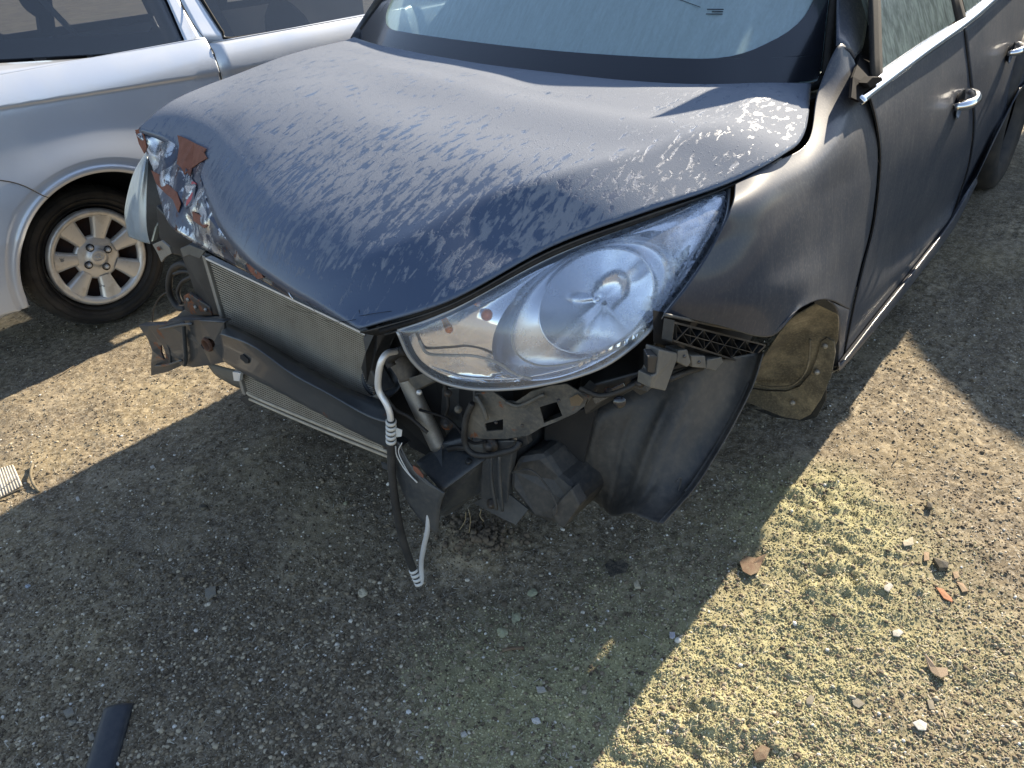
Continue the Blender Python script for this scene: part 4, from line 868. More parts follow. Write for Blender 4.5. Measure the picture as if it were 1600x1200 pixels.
# vertical hanger with ribs
block('hanger_bracket', X(0, (755, 690, .575), (806, 688, .56), (800, 712, .56), (795, 745, .565), (792, 800, .575), (784, 806, .575), (772, 800, .58), (750, 775, .585), (752, 730, .58)), BLACKM, CAR, (-.02, 0, 0), .003)
MB().tube(X(.592, (768, 712), (768, 750), (776, 796)), .004, 8, 14).out('pressed_rib', BLACKM, CAR); MB().tube(X(.592, (780, 710), (781, 750), (785, 798)), .004, 8, 14).out('pressed_rib', BLACKM, CAR)
block('hanger_foot', X(0, (738, 782, .58), (768, 792, .585), (796, 806, .585), (824, 794, .57), (806, 778, .55), (792, 768, .55), (805, 818, .575), (800, 821, .58), (745, 792, .59)[:3]), TANM, CAR, (-.02, 0, 0), .002) if False else None
plate('hanger_foot', X(0, (740, 786, .59), (768, 770, .575), (795, 772, .565), (825, 796, .565), (806, 820, .58), (784, 810, .585)), BLACKM, CAR, .004)
# lamp support bracket with a square window
lb = X(0, (726, 682, .60), (735, 650, .60), (744, 614, .595), (770, 612, .585), (790, 626, .58), (806, 628, .575), (830, 612, .565), (860, 603, .555), (885, 600, .545), (905, 612, .535), (918, 622, .53), (914, 634, .532), (900, 645, .54), (872, 658, .55), (846, 668, .56), (826, 680, .57), (790, 686, .58), (755, 686, .59))
wh = X(0, (843, 636, .56), (870, 628, .55), (879, 650, .548), (850, 661, .557))
sh = X(0, (757, 662, .59), (786, 655, .58), (786, 672, .581), (760, 674, .59))
lbk = plate('lamp_support_bracket', lb, TANM, CAR, .003, [wh, sh])
surf('bracket_return', loft([lb[9:17], [p+np.array([-.05, -.01, -.004]) for p in lb[9:17]]], 20, 5), TANM, lbk)
plate('rust_scar', X(.545, (890, 622), (902, 616), (912, 624), (906, 634), (892, 634)), worn('brown_stain', (.13, .09, .05), .8, amt=.5), lbk, .001)
MB().tube(X(0, (744, 618, .602), (756, 640, .602), (760, 655, .602)), .005, 8, 12).out('pressed_rib', TANM, lbk)
MB().tube(X(0, (790, 628, .585), (812, 634, .578), (850, 616, .568)), .004, 8, 16).out('pressed_rib', TANM, lbk)
for q in ((775, 660), (873, 626), (816, 665)): MB().lathe(at(*q, x=.585), (.8, .5, .3), [(0, .003), (.003, .003), (.004, 0)], 8).out('bolt', RUSTY, lbk)
MB().tube(X(0, (738, 630, .605), (728, 655, .61), (726, 690, .61), (738, 708, .61), (762, 712, .60), (790, 706, .59), (806, 700, .58), (812, 690, .57)), .0058, 10, 110, ribs=.22).out('ribbed_loom', RUBBER, CAR)
MB().tube(X(0, (700, 702, .60), (715, 699, .60), (730, 700, .60)), .005, 10, 30, ribs=.22).out('ribbed_loom', RUBBER, CAR)
for P_, r_, m_ in ((X(0, (640, 545, .58), (665, 560, .57), (690, 590, .57), (700, 630, .57), (690, 662, .58)), .0045, RUBBER), (X(0, (655, 640, .62), (700, 655, .60), (735, 690, .60), (760, 690, .59)), .003, TRIM), (X(0, (600, 616, .66), (618, 640, .655), (640, 652, .64), (668, 676, .63)), .004, RUBBER),
        (X(0, (905, 606, .53), (940, 618, .51), (985, 604, .49), (1020, 578, .45)), .005, RUBBER), (X(0, (742, 608, .57), (742, 650, .575), (735, 690, .58)), .004, BLACKM)):
    MB().tube(P_, r_, 8, 40, ribs=.12).out('cable', m_, CAR)
for q_ in ((588, 632), (700, 615), (716, 640), (732, 722), (1000, 600), (950, 612)):
    MB().lathe(at(*q_, x=.60 if q_[0] < 850 else .49), (.8, .5, .3), [(0, .006), (.004, .006), (.0045, .002), (.008, .001), (.0085, -.004)], 12).out('bolt', random.choice((RUSTY, TANM, BLACK)), CAR)
block('harness_plug', X(0, (575, 622, .665), (590, 616, .665), (596, 630, .66), (582, 638, .66)), GREYP, CAR, (-.015, 0, 0), .002)
block('harness_plug', X(0, (806, 684, .57), (822, 680, .565), (826, 694, .565), (812, 700, .57)), BLACK, CAR, (-.015, 0, 0), .002)
# plastic resonator box
rb = X(0, (808, 712, .545), (848, 706, .52), (872, 745, .52), (892, 762, .52), (905, 790, .52), (882, 824, .54), (832, 812, .56), (793, 762, .57), (796, 740, .565))
block('resonator_box', rb, LINER, CAR, (-.12, .0, -.01), .016)
block('resonator_cover', X(0, (860, 798, .553), (892, 764, .53), (906, 790, .53), (882, 825, .55), (872, 822, .553)), LINER, CAR, (-.03, 0, 0), .003)
MB().tube(X(0, (800, 738, .572), (830, 735, .562), (855, 760, .55), (870, 792, .552), (864, 808, .56)), .002, 6, 30).out('seam', LINER, CAR)
# structure under the lamp
block('lamp_tray', X(0, (905, 606, .50), (1000, 580, .44), (1040, 500, .40), (1050, 560, .38), (1010, 600, .42), (930, 640, .48), (915, 650, .50)), BLACK, CAR, (-.10, -.06, 0), .004)
block('tray_slot', X(0, (925, 622, .505), (974, 598, .47), (978, 608, .47), (930, 632, .505)), FRIT, CAR, (-.004, 0, 0), .001)
block('tray_fin', X(0, (978, 602, .468), (1004, 590, .45), (1012, 612, .45), (1000, 618, .455)), BLACK, CAR, (-.03, 0, 0), .001)
MB().lathe(at(968, 628, x=.47), (.7, .5, .3), [(0, .002), (.012, .002), (.013, .0), (.010, -.01)], 16).out('push_clip', FRIT, CAR)
block('inner_wing', X(0, (850, 668, .47), (905, 640, .45), (930, 640, .44), (905, 760, .44), (870, 740, .46), (850, 710, .47)), DARK, CAR, (-.3, -.1, 0), .003)
# --- near wheel-arch liner
o0 = Y(0, (1192, 552, .90), (1176, 602, .905), (1150, 655, .905), (1120, 708, .905), (1085, 762, .90), (1036, 818, .89))
o1 = Y(0, (1178, 552, .875), (1158, 606, .88), (1132, 658, .88), (1100, 712, .88), (1062, 768, .875), (1020, 814, .87))
o2 = [at(*q) if False else at(q[0], q[1], y=q[2]) for q in ((1110, 565, .84), (1085, 612, .835), (1060, 662, .83), (1035, 715, .825), (1012, 765, .82), (986, 802, .815))]
o3 = Y(0, (1045, 580, .775), (1020, 625, .765), (1000, 670, .755), (985, 715, .75), (972, 765, .745), (955, 805, .74))
o4 = Y(0, (965, 612, .69), (935, 650, .675), (922, 690, .665), (922, 728, .665), (930, 765, .67), (938, 790, .675))
o5 = Y(0, (905, 640, .63), (888, 668, .62), (882, 700, .615), (888, 735, .62), (905, 765, .625), (915, 775, .63))
LGn = loft([o0, o1, o2, o3, o4, o5], 60, 80)
for j, amp, wd in ((.52, .006, .02), (.66, -.006, .012), (.78, .007, .02), (.12, .006, .015), (.38, -.005, .02)):
    vv_ = np.linspace(0, 1, 80)[:, None, None]; LGn = LGn+np.array([.7, .4, .3])*amp*np.exp(-((vv_-j)/wd)**2)*smooth(np.clip(np.linspace(0, 1, 60)*4-.6, 0, 1))[None, :, None]
lin = surf('wheel_arch_liner', LGn, LINER, CAR, solid=.003)
MB().tube(LGn[12, 10:48]+np.array([.004, .003, .002]), .0025, 6).out('pressed_rib', LINER, lin)
MB().tube(Y(0, (1056, 752, .872), (1064, 747, .872), (1061, 765, .872), (1052, 788, .872)), .0018, 6, 16).out('pressed_rib', LINER, lin)
# lattice bumper bracket
latF = lambda px, py: at(px, py, y=.862-.0001*(px-1040))
mbL = MB(); topE = [latF(1040+x_, 492+x_*.215) for x_ in range(0, 156, 12)]
MB().tube(topE, .0035, 6).out('bracket_top_edge', TANM, CAR)
def strut(a_, b_, r=.0022): p, q = np.array(latF(*a_)), np.array(latF(*b_)); mbL.bar(p, q, np.array([0, -.010, 0]), np.array([.35, 0, .9])*r)
strut((1046, 502), (1190, 538), .003); strut((1044, 530), (1160, 566), .003); strut((1190, 538), (1162, 566), .003); strut((1046, 500), (1042, 532)); strut((1062, 520), (1172, 550), .0016)
for k in range(6):
    x0 = 1048+k*22; ya, yb = 503+k*5.4, 531+k*6.6; strut((x0, ya), (x0+2, yb+2)); strut((x0, ya), (x0+22, yb+6), .0014); strut((x0, yb), (x0+22, ya+5), .0014)
mbL.out('bumper_side_bracket', BLACK, CAR, sm=False)
MB().grid(np.array([[np.array(latF(1040, 494))+[-.01, -.03, 0], np.array(latF(1195, 528))+[-.01, -.03, 0]], [np.array(latF(1040, 545))+[-.01, -.03, 0], np.array(latF(1165, 580))+[-.01, -.03, 0]]])).out('bracket_back', DARK, CAR)
for a_ in (((1060, 548), (1074, 546), (1080, 566), (1074, 574), (1058, 566)), ((1080, 556), (1102, 556), (1104, 576), (1082, 574)), ((1106, 562), (1128, 558), (1130, 566), (1118, 580), (1104, 576)), ((1030, 546), (1058, 552), (1058, 562), (1044, 600), (1040, 611), (1016, 606), (1018, 588), (1026, 584))):
    block('grey_clip', [at(p[0], p[1], y=.868 if i_ > 5 else .866) for i_, p in enumerate(a_)], GREYP, CAR, (-.006, -.03, 0), .002)
for q in ((1070, 557), (1093, 566)): MB().lathe(at(*q, y=.869), (.3, .9, .2), [(0, .001), (.003, .001), (.0036, -.001)], 8).out('bolt', FRIT, CAR)
MB().tube(Y(.862, (1016, 560), (1020, 580), (1040, 585)), .002, 6, 10).out('thin_cable', TRIM, CAR)
block('clip_cup', [at(*q, y=.865) for q in ((1012, 556), (1034, 556), (1036, 580), (1026, 586), (1012, 582))], BLACK, CAR, (-.02, -.02, 0), .003)
MB().tube(Y(.84, (1046, 592), (1070, 582), (1096, 574)), .006, 8, 40, ribs=.2).out('ribbed_loom', RUBBER, CAR)
# --- rear half of the arch: muddy liner, mud flap
g0 = X(0, (1192, 560, -.30), (1230, 505, -.28), (1262, 482, -.27), (1292, 470, -.28), (1309, 492, -.33), (1310, 530, -.38))
g1 = X(0, (1178, 590, -.36), (1215, 555, -.36), (1248, 530, -.36), (1275, 518, -.36), (1292, 520, -.37), (1304, 545, -.39))
g2 = X(0, (1164, 606, -.40), (1200, 600, -.40), (1235, 596, -.40), (1262, 582, -.40), (1280, 560, -.40), (1298, 565, -.40))
g3 = X(0, (1156, 622, -.41), (1190, 632, -.41), (1220, 642, -.41), (1250, 638, -.41), (1272, 610, -.41), (1292, 585, -.41))
surf('rear_arch_liner', loft([g0, g1, g2, g3], 40, 40), LINERB, CAR, solid=.003)
mf = X(0, (1283, 534, -.375), (1292, 528, -.372), (1303, 534, -.372), (1305, 552, -.376), (1298, 590, -.385), (1282, 625, -.39), (1266, 648, -.395), (1250, 656, -.40), (1225, 652, -.40), (1190, 638, -.40), (1158, 624, -.40), (1162, 606, -.395), (1195, 611, -.395), (1228, 612, -.395), (1250, 604, -.39), (1266, 585, -.385), (1276, 560, -.38))
flap = plate('mud_flap', mf, LINERB, CAR, .005)
for q in ((1289, 541), (1276, 582), (1238, 630)): MB().lathe(at(*q, x=-.374), (1, .2, .1), [(0, .004), (.005, .004), (.008, .001), (.009, -.002)], 12).out('bolt', ALUD, flap)
plate('flap_skirt', X(-.41, (1262, 648), (1285, 618), (1292, 592), (1290, 625), (1276, 652), (1255, 658), (1210, 652), (1180, 640)), BLACK, CAR, .004)
MB().tube(X(-.36, (1184, 570), (1182, 600), (1225, 604), (1246, 596), (1262, 572), (1266, 530)), .003, 6, 40).out('pressed_rib', LINERB, flap)

# ------------------------------------------------------------------ the silver car alongside
YS0 = -1.70
SC = thing('silver_wagon', 'silver wagon parked beside the dark car, with a scuffed seven-spoke wheel cover', 'car', (-.9, -2.5, 0))
HC = np.array([.275, -2.05, .303]); AC = np.array([.30, YS0, .335]); YS = YS0
def bodyy(x, z):      # the panel's bulge: widest at shoulder height
    return YS-.10*np.clip((z-.95)/.2, 0, 1)**2*1.0-.035*np.clip((.55-z)/.3, 0, 1)+.018*np.exp(-((z-.93)/.02)**2)*0
def SP(x, z, dy=0): return np.array([x, float(bodyy(x, z))+dy, z])
RA = .362
def outer_pt(th):        # ray from hub to the rectangle of the panel
    c, s = math.cos(th), math.sin(th); L = []
    if c > 1e-6: L.append((1.02-AC[0])/c)
    if c < -1e-6: L.append((-.36-AC[0])/c)
    if s > 1e-6: L.append((1.085-AC[2])/s)
    if s < -1e-6: L.append((.28-AC[2])/s)
    k = min(L); return AC[0]+c*k, AC[2]+s*k
ths = np.linspace(math.radians(-6), math.radians(192), 300); ths = np.unique(np.r_[ths, math.atan2(1.085-AC[2], 1.02-AC[0]), math.atan2(1.085-AC[2], -.36-AC[0])])
rows = []
fl = [(RA, .000, 0), (RA+.003, .010, 0), (RA+.018, .014, 0), (RA+.026, .012, 0), (RA+.034, .006, 0)]
for r, dy, _ in fl: rows.append([SP(AC[0]+r*math.cos(t), AC[2]+r*math.sin(t), dy) for t in ths])
def creaseline(x): return .95+.035*(x+.25)/.75
for f in np.linspace(.05, 1, 60):
    row = []
    for t in ths:
        ox, oz = outer_pt(t); bx, bz = AC[0]+(RA+.034)*math.cos(t), AC[2]+(RA+.034)*math.sin(t); x, z = bx*(1-f)+ox*f, bz*(1-f)+oz*f
        cz = creaseline(x); dy = .009*smooth(np.clip((z-cz)/.010+.5, 0, 1))-.004; dy += .02*math.exp(-((f-.0)/.25)**2)
        row.append(SP(x, z, dy))
    rows.append(row)
body = MB(); body.grid(np.array(rows)); quarter = body.out('rear_quarter_panel', SILVER, SC, solid=.003, face=(0, 3, .7))
MB().grid(np.array([rows[0], [p+np.array([0, -.04, 0]) for p in rows[0]], [p+np.array([0, -.055, 0]) for p in rows[0]]])).out('arch_flange', SILVER, SC)
# wheel well
WC = np.array([.30, -1.80, .335])
MB().grid(np.array([[WC+[r_*math.cos(t), y_, r_*math.sin(t)] for t in np.linspace(-.1, 3.3, 50)] for r_, y_ in ((.30, -.40), (.40, -.38), (.40, .06), (.364, .085))])).out('wheel_well', DARK, SC)
MB().grid(np.array([[WC+[r_*math.cos(t), -.40, r_*math.sin(t)] for t in np.linspace(-.1, 3.3, 50)] for r_ in (.0, .31)])).out('well_back', DARK, SC)
# bumper gap
gap_line('bumper_gap', [SP(.98, .86, .006), SP(.6, .765, .008), SP(.47, .665, .022)], SC, .0022)
# rear bumper and tail end
re = loft([[SP(1.02, 1.085), SP(1.02, .7), SP(1.02, .28)], [np.array([1.16, -2.0, 1.08]), np.array([1.20, -2.0, .7]), np.array([1.16, -2.0, .3])], [np.array([1.2, -2.6, 1.08]), np.array([1.26, -2.6, .7]), np.array([1.2, -2.6, .3])], [np.array([1.02, -3.4, 1.08]), np.array([1.02, -3.4, .7]), np.array([1.02, -3.4, .3])]], 16, 20)
surf('tail_panel', re, SILVER, SC, face=(9, 0, 1))
# upper quarter: glass in a black border, pillar to the door gap
def UP(x, z): return np.array([x, YS-.10-(z-1.08)*.42, z])
zb = lambda x: 1.045+.082*(x+.31)/.75        # lower edge of the glass rises to the tail
qb = [UP(x, zb(x)) for x in np.linspace(-.31, 1.0, 12)]; qt = [UP(x*.93-.02, 1.52) for x in np.linspace(-.31, 1.0, 12)]
NG = 12; border = MB()
g = loft([qb, qt], 50, 26)
outl = g.copy()
surf('quarter_glass', g[:, 1:], DARKGL, SC, face=(0, 5, 1))
bd = [-.016*np.array([0, 1, .4])]
off_ = np.array([0, -.012, -.004]); bm_ = MB(); bm_.grid(g[:5]+off_); bm_.grid(g[4:, :4]+off_)
cV = [g[4, 3]+off_]+[g[int(4+round(5*(1-math.sin(a))))][int(3+round(3*(1-math.cos(a))))]+off_ for a in np.linspace(0, math.pi/2, 6)]
bm_.add(cV, [(0, i+1, i+2) for i in range(len(cV)-2)]); bm_.grid(g[4:, 36:]+off_)
bm_.out('glass_border', FRIT, SC)
# strip between panel top and glass
st_ = loft([[SP(x, 1.085, .006) for x in np.linspace(-.36, 1.02, 12)], [UP(x, zb(x)-.012) for x in np.linspace(-.36, 1.02, 12)]], 30, 4)
surf('belt_panel', st_, SILVER, SC, solid=.003, face=(0, 5, 1))
pl = loft([[UP(-.375, 1.06), UP(-.36, 1.3), UP(-.40, 1.55)], [UP(-.30, zb(-.3)-.02), UP(-.315, 1.3), UP(-.33, 1.55)]], 12, 6)
surf('seam_sun_blocker', loft([[UP(-.22, 1.0)-[0, .03, 0], UP(-.22, 1.55)-[0, .03, 0]], [UP(-.56, 1.0)-[0, .03, 0], UP(-.50, 1.55)-[0, .03, 0]]], 6, 4), FRIT, SC, face=(0, 5, 1))  # dark strip added behind the seam to stop sun shining through
surf('rear_pillar', pl, SILVER, SC, solid=.003, face=(0, 5, 1))
gap_line('door_gap', [SP(-.3625, .80, .008), SP(-.3625, 1.0, .004), SP(-.3625, 1.06, .0), UP(-.3625, 1.2), UP(-.38, 1.5)], SC, .0018)
# door ahead of it
dr = loft([[SP(x, z, (.010 if z > creaseline(x) else -.004)) for z in (1.06, .99, .955, .925, .7, .5, .30)] for x in (-.378, -.7, -1.1, -1.5)], 30, 20)
dr = np.array([[SP(x, z, .009*smooth(np.clip((z-creaseline(x))/.010+.5, 0, 1))-.004) for x in np.linspace(-.365, -1.55, 20)] for z in np.linspace(1.06, .30, 60)])
surf('rear_door', dr, SILVER, SC, solid=.003, face=(0, 5, 1))
d2 = np.array([[SP(x, z, .010*smooth(np.clip((z-.93)/.014+.5, 0, 1))-.004) for x in np.linspace(-1.556, -2.7, 20)] for z in np.linspace(1.05, .30, 40)]); surf('front_door', d2, SILVER, SC, solid=.003, face=(0, 5, 1))
surf('door_pillar', loft([[UP(-.375, 1.055), UP(-.37, 1.3), UP(-.41, 1.55)], [UP(-.50, 1.04), UP(-.475, 1.12), UP(-.44, 1.30), UP(-.46, 1.55)]], 12, 6), SILVER, SC, solid=.004, face=(0, 5, 1))
surf('door_belt', loft([[SP(-.378, 1.06, .006), SP(-1.5, 1.05, .006)], [UP(-.49, 1.045), UP(-1.5, 1.03)]], 12, 4), SILVER, SC, solid=.004, face=(0, 5, 1))
MB().tube([UP(-.44, 1.36), UP(-.475, 1.14), UP(-.49, 1.075), UP(-.51, 1.055), UP(-.9, 1.045), UP(-1.5, 1.035)], .007, 8, 50).out('window_seal', TRIM, SC)
MB().bar(UP(-.50, 1.046)+[0, .008, 0], UP(-1.5, 1.026)+[0, .008, 0], (0, .004, 0), (0, 0, .008)).out('belt_moulding', ALUD, SC, sm=False)
surf('rear_door_glass', loft([[UP(-.48, 1.06), UP(-1.5, 1.035)], [UP(-.45, 1.52), UP(-1.45, 1.55)]], 16, 10), DARKGL, SC, face=(0, 5, 1))
surf('front_door_glass', loft([[UP(-1.58, 1.06), UP(-2.5, 1.035)], [UP(-1.58, 1.55), UP(-2.1, 1.50)]], 16, 10), DARKGL, SC, face=(0, 5, 1))
MB().bar(UP(-1.54, 1.03), UP(-1.52, 1.56), (.035, 0, 0), (0, .006, 0)).out('centre_pillar', TRIM, SC, sm=False)
rf = loft([[UP(-.9+s, 1.54)+[0, 0, .0] for s in (-1.2, 0, .9, 1.75)], [np.array([-.9+s, -2.15, 1.66]) for s in (-1.3, 0, .9, 1.75)], [np.array([-.9+s, -2.75, 1.66]) for s in (-1.3, 0, .9, 1.75)], [np.array([-.9+s, -3.25, 1.54]) for s in (-1.2, 0, .9, 1.75)]], 20, 20)
surf('roof', rf, SILVER, SC, face=(0, 0, 9))
MB().bar(UP(1.0, 1.52), UP(-2.1, 1.53), (0, .02, .01), (0, -.01, .03)).out('roof_rail', SILVER, SC, sm=False, bevel=.01)
# bonnet end of the silver car
hd = loft([[(-2.7, -1.72, 1.03), (-2.75, -2.5, 1.08), (-2.7, -3.4, 1.03)], [(-3.3, -1.8, .9), (-3.4, -2.5, .95), (-3.3, -3.3, .9)], [(-3.5, -1.9, .4), (-3.6, -2.5, .4), (-3.5, -3.2, .4)]], 12, 14); surf('bonnet', hd, SILVER, SC, face=(-3, 0, 9))
surf('windscreen', loft([[(-2.1, -1.9, 1.53), (-2.15, -2.5, 1.6), (-2.1, -3.2, 1.53)], [(-2.75, -1.78, 1.05), (-2.85, -2.5, 1.08), (-2.75, -3.3, 1.05)]], 12, 8), DARKGL, SC, face=(-5, 0, 5))
fs = loft([[(1.02, -3.40, 1.08), (-1, -3.40, 1.06), (-2.7, -3.4, 1.03)], [(1.02, -3.42, .6), (-1, -3.45, .6), (-2.7, -3.42, .6)], [(1.02, -3.4, .28), (-1, -3.4, .28), (-2.7, -3.4, .28)]], 12, 10); surf('far_side_panel', fs, SILVER, SC, face=(0, -9, 1))
# interior: seats and far windows with frames between
for x, y in ((.05, -2.05), (.05, -2.6), (.05, -3.1), (-1.1, -2.15), (-1.1, -2.95)):
    mb = MB(); mb.box((x, y, .90), (.07, 0, 0), (0, .24, 0), (.05, 0, .30)); mb.box((x+.07, y, 1.29), (.045, 0, 0), (0, .13, 0), (.01, 0, .09)); mb.box((x-.3, y, .60), (.26, 0, 0), (0, .24, 0), (0, 0, .08)); mb.out('seat', INTER, SC, sub=2)
mb = MB(); mb.box((-1.35, -2.55, .40), (1.0, 0, 0), (0, .70, 0), (0, 0, .05)); mb.out('cabin_floor', DARK, SC, sm=False)
mb = MB()
for x in (.98, .30, -.42, -1.5): mb.bar((x, -3.38, 1.06), (x-.05, -3.22, 1.54), (.04, 0, 0), (0, .02, 0))
mb.bar((1.0, -3.38, 1.07), (-2.6, -3.38, 1.05), (0, .02, 0), (0, 0, .02)); mb.out('far_pillars', INTER, SC, sm=False)
surf('tailgate_glass', loft([[(1.0, -1.9, 1.52), (1.03, -2.55, 1.56), (1.0, -3.2, 1.52)], [(1.05, -1.85, 1.09), (1.18, -2.55, 1.09), (1.05, -3.3, 1.09)]], 12, 8), DARKGL, SC, face=(9, 0, 1))
MB().tube([(.25, -1.95, 1.5), (.12, -1.94, 1.25), (.0, -1.95, 1.06)], .012, 6, 10).out('seat_belt', worn('belt_webbing', (.25, .25, .24), .8), SC)
# wheel with 7-spoke cover
RT, RC = .302, .206
tyre = wheel_geo(HC, RT, .211, .21).out('tyre', TYRE, SC)
mb = MB()
for k in range(110):
    a = 2*math.pi*k/110; c_, s_ = math.cos(a), math.sin(a); r_ = RT*.975
    mb.bar(HC+[r_*c_, .080, r_*s_], HC+[(RT+.0005)*c_, .055, (RT+.0005)*s_], np.array([-s_, 0, c_])*.0028, np.array([c_, 0, s_])*.0045)
mb.out('tread_blocks', TYRE, tyre, sm=False)
for r_ in (.226, .250, .278): MB().lathe(HC, (0, 1, 0), [(r_-.0015, .098 if r_ < .27 else .1035), (r_, .1135 if r_ < .27 else .1085), (r_+.0015, .110 if r_ < .27 else .1035)], 72).out('sidewall_ring', TYRE, tyre)
wd_ = MB().lathe(HC, (0, 1, 0), [(0, .045), (.07, .05), (.10, .02), (.16, .01), (.200, .03), (.211, .09)], 48).out('steel_wheel', worn('rusty_wheel_steel', (.035, .02, .016), .7, amt=.6, dust=(.12, .05, .03), scale=25), SC)
cap = MB(); yo = .098
cap.lathe(HC, (0, 1, 0), [(RC-.034, yo-.018), (RC-.031, yo-.002), (RC-.012, yo+.006), (RC-.002, yo+.002), (RC+.004, yo-.010), (RC+.002, yo-.02)], 90)
cap.lathe(HC, (0, 1, 0), [(0, yo-.001), (.025, yo-.002), (.035, yo-.003), (.037, yo-.009), (.058, yo-.011), (.084, yo-.014), (.094, yo-.018), (.095, yo-.03)], 48)
a0 = math.radians(115)
for k in range(7):
    a = a0+2*math.pi*k/7; e = np.array([math.cos(a), 0, math.sin(a)]); t_ = np.array([-math.sin(a), 0, math.cos(a)]); rws = []
    for f in np.linspace(0, 1, 12):
        r_ = .082+f*(RC-.026-.082); wd2 = .026+.022*f**1.3; rw_ = []
        for s_ in (-1, -.92, -.6, -.2, .2, .6, .92, 1):
            edge = abs(s_) > .95; y_ = yo-.012+.010*f-(.020 if edge else 0)+.004*(1-s_*s_)
            if f > .75: y_ -= .0
            rw_.append(HC+e*r_+t_*wd2*s_*(1 if not edge else 1.02)+np.array([0, y_, 0]))
        rws.append(rw_)
    cap.grid(np.array(rws))
cover = cap.out('wheel_cover', HUB, SC)
for k in range(4):
    a = math.radians(70+90*k); c = HC+np.array([.052*math.cos(a), 0, .052*math.sin(a)])
    MB().lathe(c, (0, 1, 0), [(.0165, yo-.016), (.0165, yo-.004), (.0125, yo-.004), (.0125, yo-.014)], 20).out('nut_recess', FRIT, cover)
    MB().lathe(c, (0, 1, 0), [(.010, yo-.016), (.010, yo+.000), (.008, yo+.006), (.004, yo+.0085), (0, yo+.009)], 12).out('lug_nut', ALU, cover)
el = [HC+np.array([.021*math.cos(t), yo+.0015, .013*math.sin(t)]) for t in np.linspace(0, 2*math.pi, 33)]; em = MB(); em.tube(el, .0013, 6)
for s_ in (-1, 1): em.bar(HC+[.008*s_-.003, yo+.0015, -.009], HC+[.008*s_+.003, yo+.0015, .009], (.0018, 0, 0), (0, .001, 0))
em.bar(HC+[-.008, yo+.0015, -.001], HC+[.008, yo+.0015, .001], (0, 0, .0016), (0, .001, 0)); em.out('emblem', ALU, cover)
wheel_geo(np.array([.275, -3.2, .303]), RT, .205, .21).out('tyre', TYRE, SC); wheel_geo(np.array([-2.35, -1.95, .303]), RT, .205, .21).out('tyre', TYRE, SC); wheel_geo(np.array([-2.35, -3.2, .303]), RT, .205, .21).out('tyre', TYRE, SC)

# ------------------------------------------------------------------ the vehicle behind, out of frame, whose shadow lies on the ground at the right
NB = thing('parked_van', 'grey van parked behind the dark car beyond the right edge of the photo', 'van', (-6.6, 2.3, 0))
VANM = M('grey_van_paint', (.22, .23, .24), .35, .3, .8).m
xf = -4.2; H_ = 1.86
prof = [(xf, 1.02, .3), (xf, 1.0, .8), (xf-.1, 1.02, 1.25), (xf-.25, 1.18, H_-.15), (xf-.32, 1.32, H_-.03), (xf-.35, 1.5, H_)]
L0 = np.array([[xf, .90, .3], [xf, .90, 1.0], [xf, .92, 1.28], [xf, .97, 1.49], [xf, 1.22, 1.66], [xf, 1.36, 1.74], [xf, 1.62, 1.82], [xf, 2.1, 1.86], [xf, 2.6, 1.8], [xf, 2.95, 1.6], [xf, 3.05, 1.0], [xf, 3.05, .3]])
L1 = L0+[-.06, 0, 0]; L1[:, 1] = 2.0+(L1[:, 1]-2.0)*1.01; L2 = L1+[-4.6, 0, 0]
surf('body', loft([L0, L1, L1+[-2.3, 0, 0.02], L2], 60, 20), VANM, NB, face=(-6, 2, 12))
plate('tail_doors', L0, VANM, NB, .01); plate('nose', L2, VANM, NB, .01)
plate('window', [np.array([xf+.012, y, z]) for y, z in ((1.25, 1.15), (1.95, 1.15), (1.95, 1.6), (1.4, 1.6))], DARKGL, NB, .004); plate('window', [np.array([xf+.012, y, z]) for y, z in ((2.05, 1.15), (2.8, 1.15), (2.7, 1.6), (2.05, 1.6))], DARKGL, NB, .004)
plate('bumper', [np.array([xf+.06, y, z]) for y, z in ((1.0, .35), (3.02, .35), (3.02, .52), (1.0, .52))], BLACK, NB, .06)
for x, y in ((xf-.8, 1.12), (xf-3.8, 1.12), (xf-.8, 2.9), (xf-3.8, 2.9)): wheel_geo(np.array([x, y, .34+float(ground_base(np.array(x), np.array(y)))]), .34, .2, .2).out('tyre', TYRE, NB)

# ------------------------------------------------------------------ single things lying on the ground
def gpt(px, py):
    p = at(px, py, z=0)
    for _ in range(4): p = at(px, py, z=float(ground_z(np.array([p[0]]), np.array([p[1]]))[0]))
    return p
def flatmat(name, c, r=.8): return worn(name, tuple(k*.72 for k in c), r, amt=.7, dust=(.27, .23, .16), scale=45, bump=.6)
def chip(name, pix, th, mat, label, cat, group=None, tilt=.0, lift=.002, curl=0):
    P = [gpt(*q) for q in pix]; z = max(p[2] for p in P)+lift; c = np.mean(P, 0)
    L = []
    for i, p in enumerate(P):
        d = p[:2]-c[:2]; zz = z+tilt*(d[0]*.8+d[1]*.6)+curl*(d@d)/max(1e-6, max(((q[:2]-c[:2])@(q[:2]-c[:2])) for q in P)); L.append(np.array([p[0], p[1], zz+th]))
    n_ = len(L); V = L+[p-np.array([0, 0, th]) for p in L]+[np.mean(L, 0)+[0, 0, th*.35]]
    F = [(i, (i+1) % n_, 2*n_) for i in range(n_)]+[tuple(range(2*n_-1, n_-1, -1))]+[(i, i+n_, (i+1) % n_+n_, (i+1) % n_) for i in range(n_)]
    o = mesh(name, V, F, mat, None, sm=False); return tag(o, label, cat, group)
